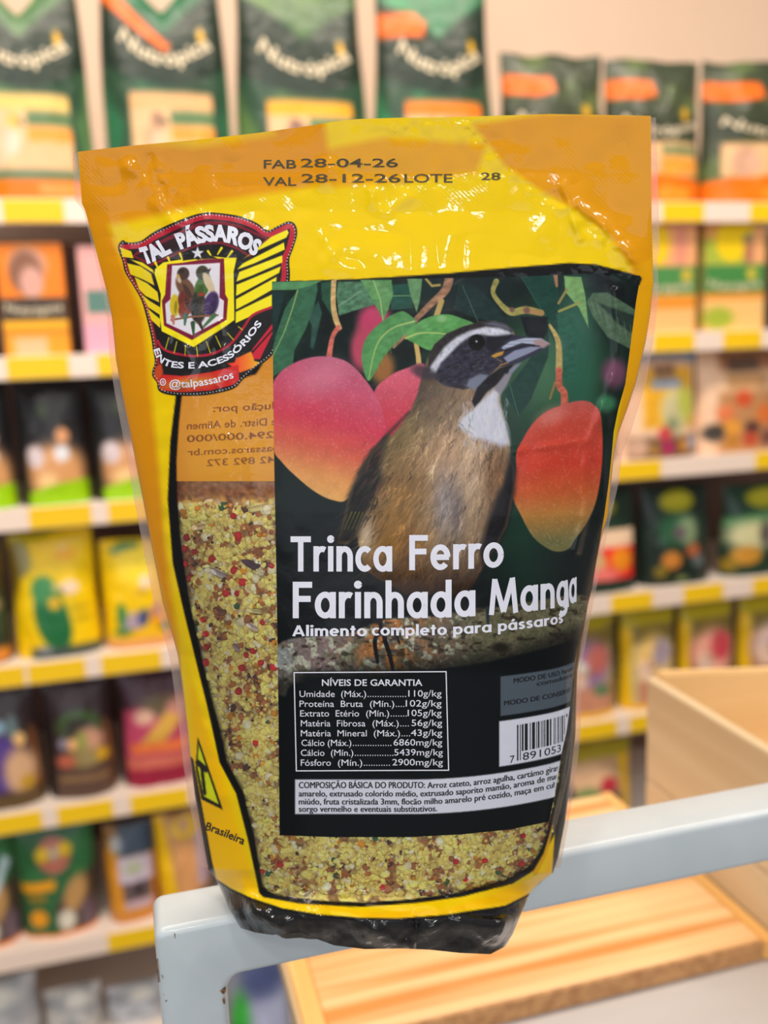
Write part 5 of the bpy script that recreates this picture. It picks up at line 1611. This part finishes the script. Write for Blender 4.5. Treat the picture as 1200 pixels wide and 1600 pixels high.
def yellow_clear(mode):
    def p(c):
        c.poly([(0, 0), (24, 0), (10, 70), (14, 143), (0, 143)], (240, 190, 10), 2); c.rect(0, 0, 100, 24, (196, 176, 20), 4); c.rect(16, 22, 100, 46, (128, 108, 44), 8); c.rect(90, 20, 100, 143, (120, 110, 60), 5)
        q = [((150, 120, 160), (206, 110, 100)), ((252, 206, 120), (176, 160, 176)), ((250, 176, 150), (206, 60, 76)), ((226, 196, 190), (240, 110, 50))][mode]
        c.ell(52, 70, 34, 34, q[0], .4); c.ell(66, 62, 18, 20, q[1], .4, 20); c.rect(22, 98, 88, 132, (206, 140, 110), 8); c.ell(36, 84, 14, 14, (244, 206, 180), .4)
        c.speck(lambda X, Y: sstep(.6, .75, fbm(X, Y, 12, 3)) * (Y > 50) * (Y < 130) * (X > 20) * (X < 88) * .6, (150, 100, 70))
        if mode == 0: c.ell(30, 66, 20, 8, (226, 226, 216), .4, 20); c.ell(70, 104, 12, 8, (90, 130, 90), .4)
        c.rect(0, 132, 100, 143, (236, 180, 10), 2)
    return p


g5 = 'bags on the fifth shelf'
for i, (bx_, lab, pf, bs) in enumerate([((-60, 62, 1070), 'dark brown bag with a purple bird at far left of the fifth shelf', brown_mix(0), (50, 34, 34)), ((66, 178, 1062), 'dark brown bag with green picture in the middle of the left fifth shelf', brown_mix(1), (54, 34, 38)),
                                        ((186, 306, 1050), 'crimson and pink bag on the fifth shelf beside the pouch left edge', brown_mix(2), (70, 34, 48)), ((868, 973, 956), 'yellow edged clear bag next to the pouch on the fifth shelf', yellow_clear(0), (200, 180, 120)),
                                        ((981, 1066, 950), 'yellow edged bag with orange birds, second right of the pouch on the fifth shelf', yellow_clear(1), (200, 180, 120)), ((1073, 1158, 940), 'yellow edged bag with a red parrot on the right fifth shelf', yellow_clear(2), (180, 120, 90)),
                                        ((1166, 1262, 930), 'yellow edged bag at far right of the fifth shelf, cut by the frame', yellow_clear(3), (180, 130, 90))]):
    Bag('pet_food_bag', lab, 'bag', bx_, 4, .085, pf, bs, group=g5, seed=i + 41, taper=.97)


# sixth shelf ---------------------------------------------------------------------------------------------
def green_crest(cut):
    def p(c):
        c.speck(lambda X, Y: sstep(.45, .8, fbm(X, Y, 34, 8)) * .5, (70, 140, 76))
        c.ell(50, 36, 21, 22, (196, 110, 90), .1); c.ell(36, 34, 9, 9, (240, 196, 20), .3); c.ell(64, 30, 9, 9, (240, 196, 20), .3); c.ell(50, 34, 7, 9, (206, 180, 150), .4)
        c.poly([(4, 68), (50, 66), (48, 78), (6, 80)], (240, 160, 20), 2); c.rect(12, 82, 36, 92, (150, 120, 40), 4)
        c.poly([(100, 60), (70, 72), (46, 100), (50, 143), (100, 143)], (80, 64, 54), 5); c.ell(74, 88, 14, 24, (196, 150, 90), .4, 20); c.ell(60, 120, 12, 14, (226, 216, 196), .3); c.ell(90, 120, 12, 20, (110, 90, 100), .4)
        c.ell(24, 114, 12, 12, (240, 160, 30), .15); c.rect(0, 136, 100, 143, (250, 140, 40), 2)
        if cut: c.poly([(86, 30), (97, 40), (76, 76), (66, 80)], (200, 220, 226), 3)  # pale streak is a highlight painted on this bag
    return p


def bottle_mix(c):
    c.poly([(0, 40), (12, 20), (100, 0), (100, 143), (0, 143)], (226, 150, 40), 3); c.rect(28, 0, 100, 44, (60, 74, 92), 6); c.rect(26, 44, 94, 82, (206, 190, 206), 3); c.ell(56, 60, 18, 10, (176, 180, 150), .5); c.rect(32, 80, 90, 108, (110, 92, 92), 4); c.rect(54, 86, 74, 100, (60, 50, 54), 3); c.rect(34, 108, 92, 120, (206, 176, 190), 4)
    c.ell(24, 26, 12, 12, (180, 180, 180), .5); c.rect(0, 124, 100, 143, (214, 140, 60), 4)


def yellow_tall(c):
    c.poly([(0, 0), (18, 0), (40, 143), (8, 143)], (250, 196, 10), 3); c.ell(58, 20, 26, 14, (236, 190, 20), .2); c.ell(56, 18, 10, 9, (206, 150, 110), .4); c.rect(40, 44, 78, 120, (226, 160, 100), 8); c.rect(76, 30, 100, 104, (196, 170, 186), 6); c.rect(70, 112, 100, 143, (80, 66, 70), 5)


def parrot_small(c):
    c.poly([(80, 0), (100, 0), (100, 143), (84, 143)], (232, 180, 10), 3); c.rect(0, 0, 100, 24, (170, 150, 26), 4); c.ell(36, 50, 34, 18, (246, 196, 150), .4); c.ell(36, 90, 18, 24, (120, 150, 80), .4); c.ell(64, 66, 11, 12, (206, 50, 66), .3); c.ell(66, 96, 14, 20, (96, 76, 66), .4); c.ell(10, 80, 10, 26, (70, 50, 50), .4)


g6 = 'bags on the sixth shelf'
for i, (bx_, lab, pf, bs, ta) in enumerate([((-92, 24, 1300), 'green bag with an orange base cut by the left frame edge on the sixth shelf', green_crest(True), (44, 98, 56), .95), ((26, 148, 1290), 'green bag with a crest badge and orange base on the sixth shelf', green_crest(False), (44, 98, 56), 1.05),
                                            ((166, 246, 1288), 'clear bag of orange grain with a pale label on the sixth shelf', bottle_mix, (150, 104, 50), 1.0), ((246, 330, 1270), 'yellow striped bag above the white post on the sixth shelf', yellow_tall, (206, 150, 90), 1.0),
                                            ((876, 996, 1160), 'clear bag with a red fruit picture between the pouch and the crate', parrot_small, (190, 150, 110), 1.0)]):
    Bag('pet_food_bag', lab, 'bag', bx_, 5, .085, pf, bs, group=g6, seed=i + 51, taper=ta)


# the rows go on behind the pouch
HID = {1: ((212, 970, 6), 480, .07, [(carton_orange, (250, 150, 20), 'orange carton'), (carton_green, (250, 196, 120), 'green carton'), (carton_yellow, (250, 190, 100), 'yellow and green carton')], 385, 350),
       2: ((268, 968, 6), 690, .08, [(seeds_black, (30, 28, 30), 'black seed bag'), (grain_cream(True), (246, 204, 170), 'cream bag')], 588, 548),
       3: ((276, 864, 5), 900, .085, [(yellow_birds, (252, 206, 0), 'yellow bag'), (dark_oval(1), (24, 38, 30), 'dark green bag')], 838, 770),
       4: ((314, 862, 5), 1120, .085, [(brown_mix(2), (70, 34, 48), 'crimson bag'), (yellow_clear(1), (200, 180, 120), 'yellow edged bag')], 1044, 962),
       5: ((340, 868, 5), 1330, .085, [(bottle_mix, (150, 104, 50), 'orange grain bag'), (parrot_small, (190, 150, 110), 'yellow edged bag')], 1266, 1172)}
for k, ((xa, xb_, cnt), ym_, dp, kinds, ya, yb_) in HID.items():
    for i in range(cnt):
        e0 = xa + (xb_ - xa) * i / cnt + 3; e1 = xa + (xb_ - xa) * (i + 1) / cnt - 3
        pf, bs, nm = kinds[i * len(kinds) // cnt]
        Bag('food_carton' if k == 1 else 'pet_food_bag', '%s hidden behind pouch on %s shelf, %s from left there' % (nm, NTH[k], ORD[i]), 'carton' if k == 1 else 'bag',
            (e0, e1, ya + (yb_ - ya) * (i + .5) / cnt), k, dp, pf, bs, 'box' if k == 1 else 'bag', 'goods behind the pouch', seed=70 + k * 7 + i, taper=.98, ym=ym_)


# bottom: pale sacks and small packs ----------------------------------------------------------------------
def pale_sack(c):
    c.speck(lambda X, Y: sstep(.4, .7, fbm(X, Y, 30, 5)) * .8, (150, 152, 156)); c.ell(60, 30, 20, 20, (232, 228, 216), .5)


def small_pack(c):
    c.ell(26, 40, 16, 22, (50, 170, 50), .4); c.ell(66, 36, 30, 26, (176, 180, 206), .5); c.ell(60, 10, 34, 14, (70, 80, 120), .5); c.ell(60, 80, 20, 12, (150, 200, 40), .4); c.ell(40, 112, 50, 26, (244, 176, 170), .5); c.ell(90, 90, 16, 20, (246, 190, 180), .5)


for i, (bx_, lab, pf, bs) in enumerate([((-120, 60, 1540), 'pale grey sack at the bottom left corner under the sixth shelf', pale_sack, (206, 204, 204)), ((66, 160, 1546), 'pale grey sack in the middle of the three under the sixth shelf', pale_sack, (214, 208, 200)), ((166, 262, 1540), 'pale grey sack beside the white post under the sixth shelf', pale_sack, (206, 206, 210)),
                                        ((352, 462, 1496), 'grey pack with green and pink print seen below the tube beside the post', small_pack, (136, 136, 146))]):
    Bag('pet_food_bag', lab, 'bag', bx_, 6 if i < 3 else 7, .1, pf, bs, group='packs under the sixth shelf', seed=i + 61, taper=.96, ym=1590, nf=ND + .06 if i < 3 else 1.5)

# ================================================================== THE RACK, TRAY AND CRATE IN FRONT
m_enamel = mat('white_tube_enamel', (196, 204, 208), .28, coat=.2, noise=(30, (188, 197, 201), .35, .7))
rack = empty('display_rack', gw(.007, .344, 0), YAW)
tag(rack, 'white metal tube rack in the foreground that the yellow pouch stands on', 'rack')
RO = Vector((.007, .344, 0))
U0, UPR, N0, N1 = -.0062, .0196, .3312, .3575


def prism(name, poly, n0, n1, m, parent, bevel):
    bm = bmesh.new()
    f = bm.faces.new([bm.verts.new((u - RO.x, n0 - RO.y, z)) for u, z in poly])
    r = bmesh.ops.extrude_face_region(bm, geom=[f])
    bmesh.ops.translate(bm, verts=[v for v in r['geom'] if isinstance(v, bmesh.types.BMVert)], vec=(0, n1 - n0, 0))
    bmesh.ops.recalc_face_normals(bm, faces=bm.faces[:])
    if bevel:
        ed = [e for e in bm.edges if len(e.link_faces) == 2 and e.calc_face_angle(0) > R(60)]
        bmesh.ops.bevel(bm, geom=ed, offset=bevel, segments=4, affect='EDGES', profile=.5)
    me = bpy.data.meshes.new(name); bm.to_mesh(me); bm.free()
    o = link(name, me, m, parent, True)
    try: me.set_sharp_from_angle(angle=R(35))
    except Exception: pass
    return o


def corner(cx, cz, r, a0, a1, n=6): return [(cx + r * math.cos(R(a)), cz + r * math.sin(R(a))) for a in np.linspace(a0, a1, n)]


ZB = ZT - .0258
U9 = 1.02
prof = corner(U0 + .0045, ZT - .0045, .0045, 180, 90) + corner(U9 - .0045, ZT - .0045, .0045, 90, 0) + [(U9, .02), (U9 - .026, .02)] + corner(U9 - .026 - .006, ZB - .006, .006, 0, 90) + corner(UPR + .006, ZB - .006, .006, 90, 180) + [(UPR, .02), (U0, .02)]
prism('tube_frame', prof, N0, N1, m_enamel, rack, .0032)
for u in (U0, U9 - .026):
    boxes('foot_cap', [((u - .001 - RO.x, N0 - .001 - RO.y, 0), (u + .027 - RO.x, N1 + .001 - RO.y, .03))], mat('black_rubber', (30, 30, 32), .7), rack, .002)
ZTRAY = CAMZ - .42
m_deckw = mat('white_deck_laminate', (192, 187, 185), .4)
table = empty('display_table', gw(.54, .53, 0), YAW)
tag(table, 'white table top under the pine tray, at the bottom right behind the tube', 'table')
boxes('table_top', [((.085 - .54, .366 - .53, ZTRAY - .034), (1.0 - .54, .70 - .53, ZTRAY - .0157))], m_deckw, table, .001)
for u_, n_ in ((.12, .40), (.96, .40), (.12, .66), (.96, .66)):
    boxes('leg', [((u_ - .015 - .54, n_ - .015 - .53, 0), (u_ + .015 - .54, n_ + .015 - .53, ZTRAY - .034))], m_deckw, table, .001)
m_chip = mat('rusty_chip', (70, 52, 42), .8, noise=(900, (150, 110, 70), .45, .6))
bm = bmesh.new()
_, z1_ = on_n(247, 1503, N0); _, z2_ = on_n(247, 1541, N0)
ring_ = [(.0026, -.0001), (.0012, .0008), (.0005, .0016), (-.0001, .0028)]
zz_ = np.linspace(z1_, z2_, 7)
gv = [[bm.verts.new((U0 + du - .00003 - RO.x, N0 + dn - .00003 - RO.y, z + .0006 * math.sin(i * 2.3 + k))) for i, (du, dn) in enumerate(ring_[1:] if k % 2 else ring_[1:])] for k, z in enumerate(zz_)]
for k in range(6):
    for i in range(2): bm.faces.new([gv[k][i], gv[k][i + 1], gv[k + 1][i + 1], gv[k + 1][i]])
for pts in ([(250, 1523), (254, 1525), (255, 1529), (252, 1530)], [(343, 1548), (353, 1541), (353, 1549), (349, 1554)], [(347, 1561), (351, 1558), (352, 1569), (349, 1568)],
            [(272, 1458), (274, 1459), (274, 1466), (273, 1466)], [(257, 1564), (262, 1562), (260, 1565)], [(252, 1570), (255, 1571), (253, 1573)], [(254, 1552), (256, 1555), (255, 1558)]):
    vs = []
    for x, y in pts:
        u, z = on_n(x, y, N0)
        vs.append(bm.verts.new((max(u, U0 + .0004) - RO.x, N0 - .0001 + (.0018 if u < U0 + .0015 else 0) - RO.y, z)))
    f = bm.faces.new(vs)
me = bpy.data.meshes.new('paint_chips'); bm.to_mesh(me); bm.free()
ch_ = link('paint_chips', me, m_chip, rack); ch_['label'] = 'dark chips in the white paint'; ch_['kind'] = 'stuff'

m_pine = wood_mat('pine_board', (242, 202, 146), (214, 142, 70), 6, 'X')
m_pine2 = wood_mat('pine_batten', (242, 196, 124), (228, 170, 90), 6, 'Y')
tray = empty('wooden_tray', gw(.242, .615, ZTRAY - .0155), YAW)
tag(tray, 'pine wood tray lying on the white table below and behind the tube', 'tray')
TO = (.242, .615, ZTRAY - .0155)


def tb(name, u0_, u1_, n0_, n1_, z0_, z1_, m, bev=.0015): return boxes(name, [((u0_ - TO[0], n0_ - TO[1], z0_ - TO[2]), (u1_ - TO[0], n1_ - TO[1], z1_ - TO[2]))], m, tray, bev)


tb('front_edge', .0905, .4015, .498, .5005, ZTRAY - .0155, ZTRAY - .0012, mat('shaded_edge_wood', (196, 146, 94), .6, noise=(120, (170, 120, 74), .4, .65)), .0008)  # edge strip whose browner colour paints in the shade on the tray front
tb('board', .0905, .4015, .5005, .729, ZTRAY - .0155, ZTRAY - .0005, m_pine)
tb('end_batten', .0765, .0905, .497, .731, ZTRAY - .0155, ZTRAY, m_pine2)
tb('end_batten', .4015, .4115, .497, .731, ZTRAY - .0155, ZTRAY, m_pine2)
tb('end_trim', .0728, .0763, .499, .729, ZTRAY - .0155, ZTRAY - .001, mat('grey_wood_edge', (206, 178, 136), .6))

crate = empty('wooden_crate', gw(.6, .54, ZTRAY - .0155), YAW)
tag(crate, 'open pine wood crate on the white table at the right, behind the tube', 'crate')
CO = (.6, .54, ZTRAY - .0155)
ZC = CAMZ - .287
m_cr = wood_mat('crate_ply', (222, 200, 164), (208, 182, 142), 3, 'Y', .55)
m_cr2 = wood_mat('crate_back_ply', (240, 206, 150), (230, 190, 130), 2.5, 'X', .55)


def cb_(name, lo, hi, m, bev=.0025): return boxes(name, [(tuple(a - b for a, b in zip(lo, CO)), tuple(a - b for a, b in zip(hi, CO)))], m, crate, bev)


cb_('side_plank', (.4125, .42, CAMZ - .379), (.4215, .672, ZC), m_cr)
cb_('side_plank', (.4130, .42, ZTRAY - .0155), (.4215, .672, CAMZ - .380), m_cr, .0015)
cb_('side_plank', (.79, .42, ZTRAY - .0155), (.80, .672, ZC), m_cr)
cb_('front_panel', (.4216, .42, ZTRAY - .0155), (.79, .43, CAMZ - .33), m_cr2)
cb_('floor_panel', (.4216, .43, ZTRAY - .0155), (.79, .662, ZTRAY - .008), m_cr2, .001)
# the back board rises a little to the right
ua, za = on_n(1016, 1052, .663); ub, zb2 = on_n(1200, 1046, .663)
sl = (zb2 - za) / (ub - ua)
bm = bmesh.new(); box_bm(bm, (.4216 - CO[0], .663 - CO[1], 0), (.79 - CO[0], .672 - CO[1], 1))
for v_ in bm.verts:
    if v_.co.z > .5: v_.co.z = za + (v_.co.x + CO[0] - ua) * sl - CO[2]
bmesh.ops.bevel(bm, geom=bm.edges[:], offset=.002, segments=2, affect='EDGES')
me = bpy.data.meshes.new('back_board'); bm.to_mesh(me); bm.free()
link('back_board', me, m_cr2, crate)
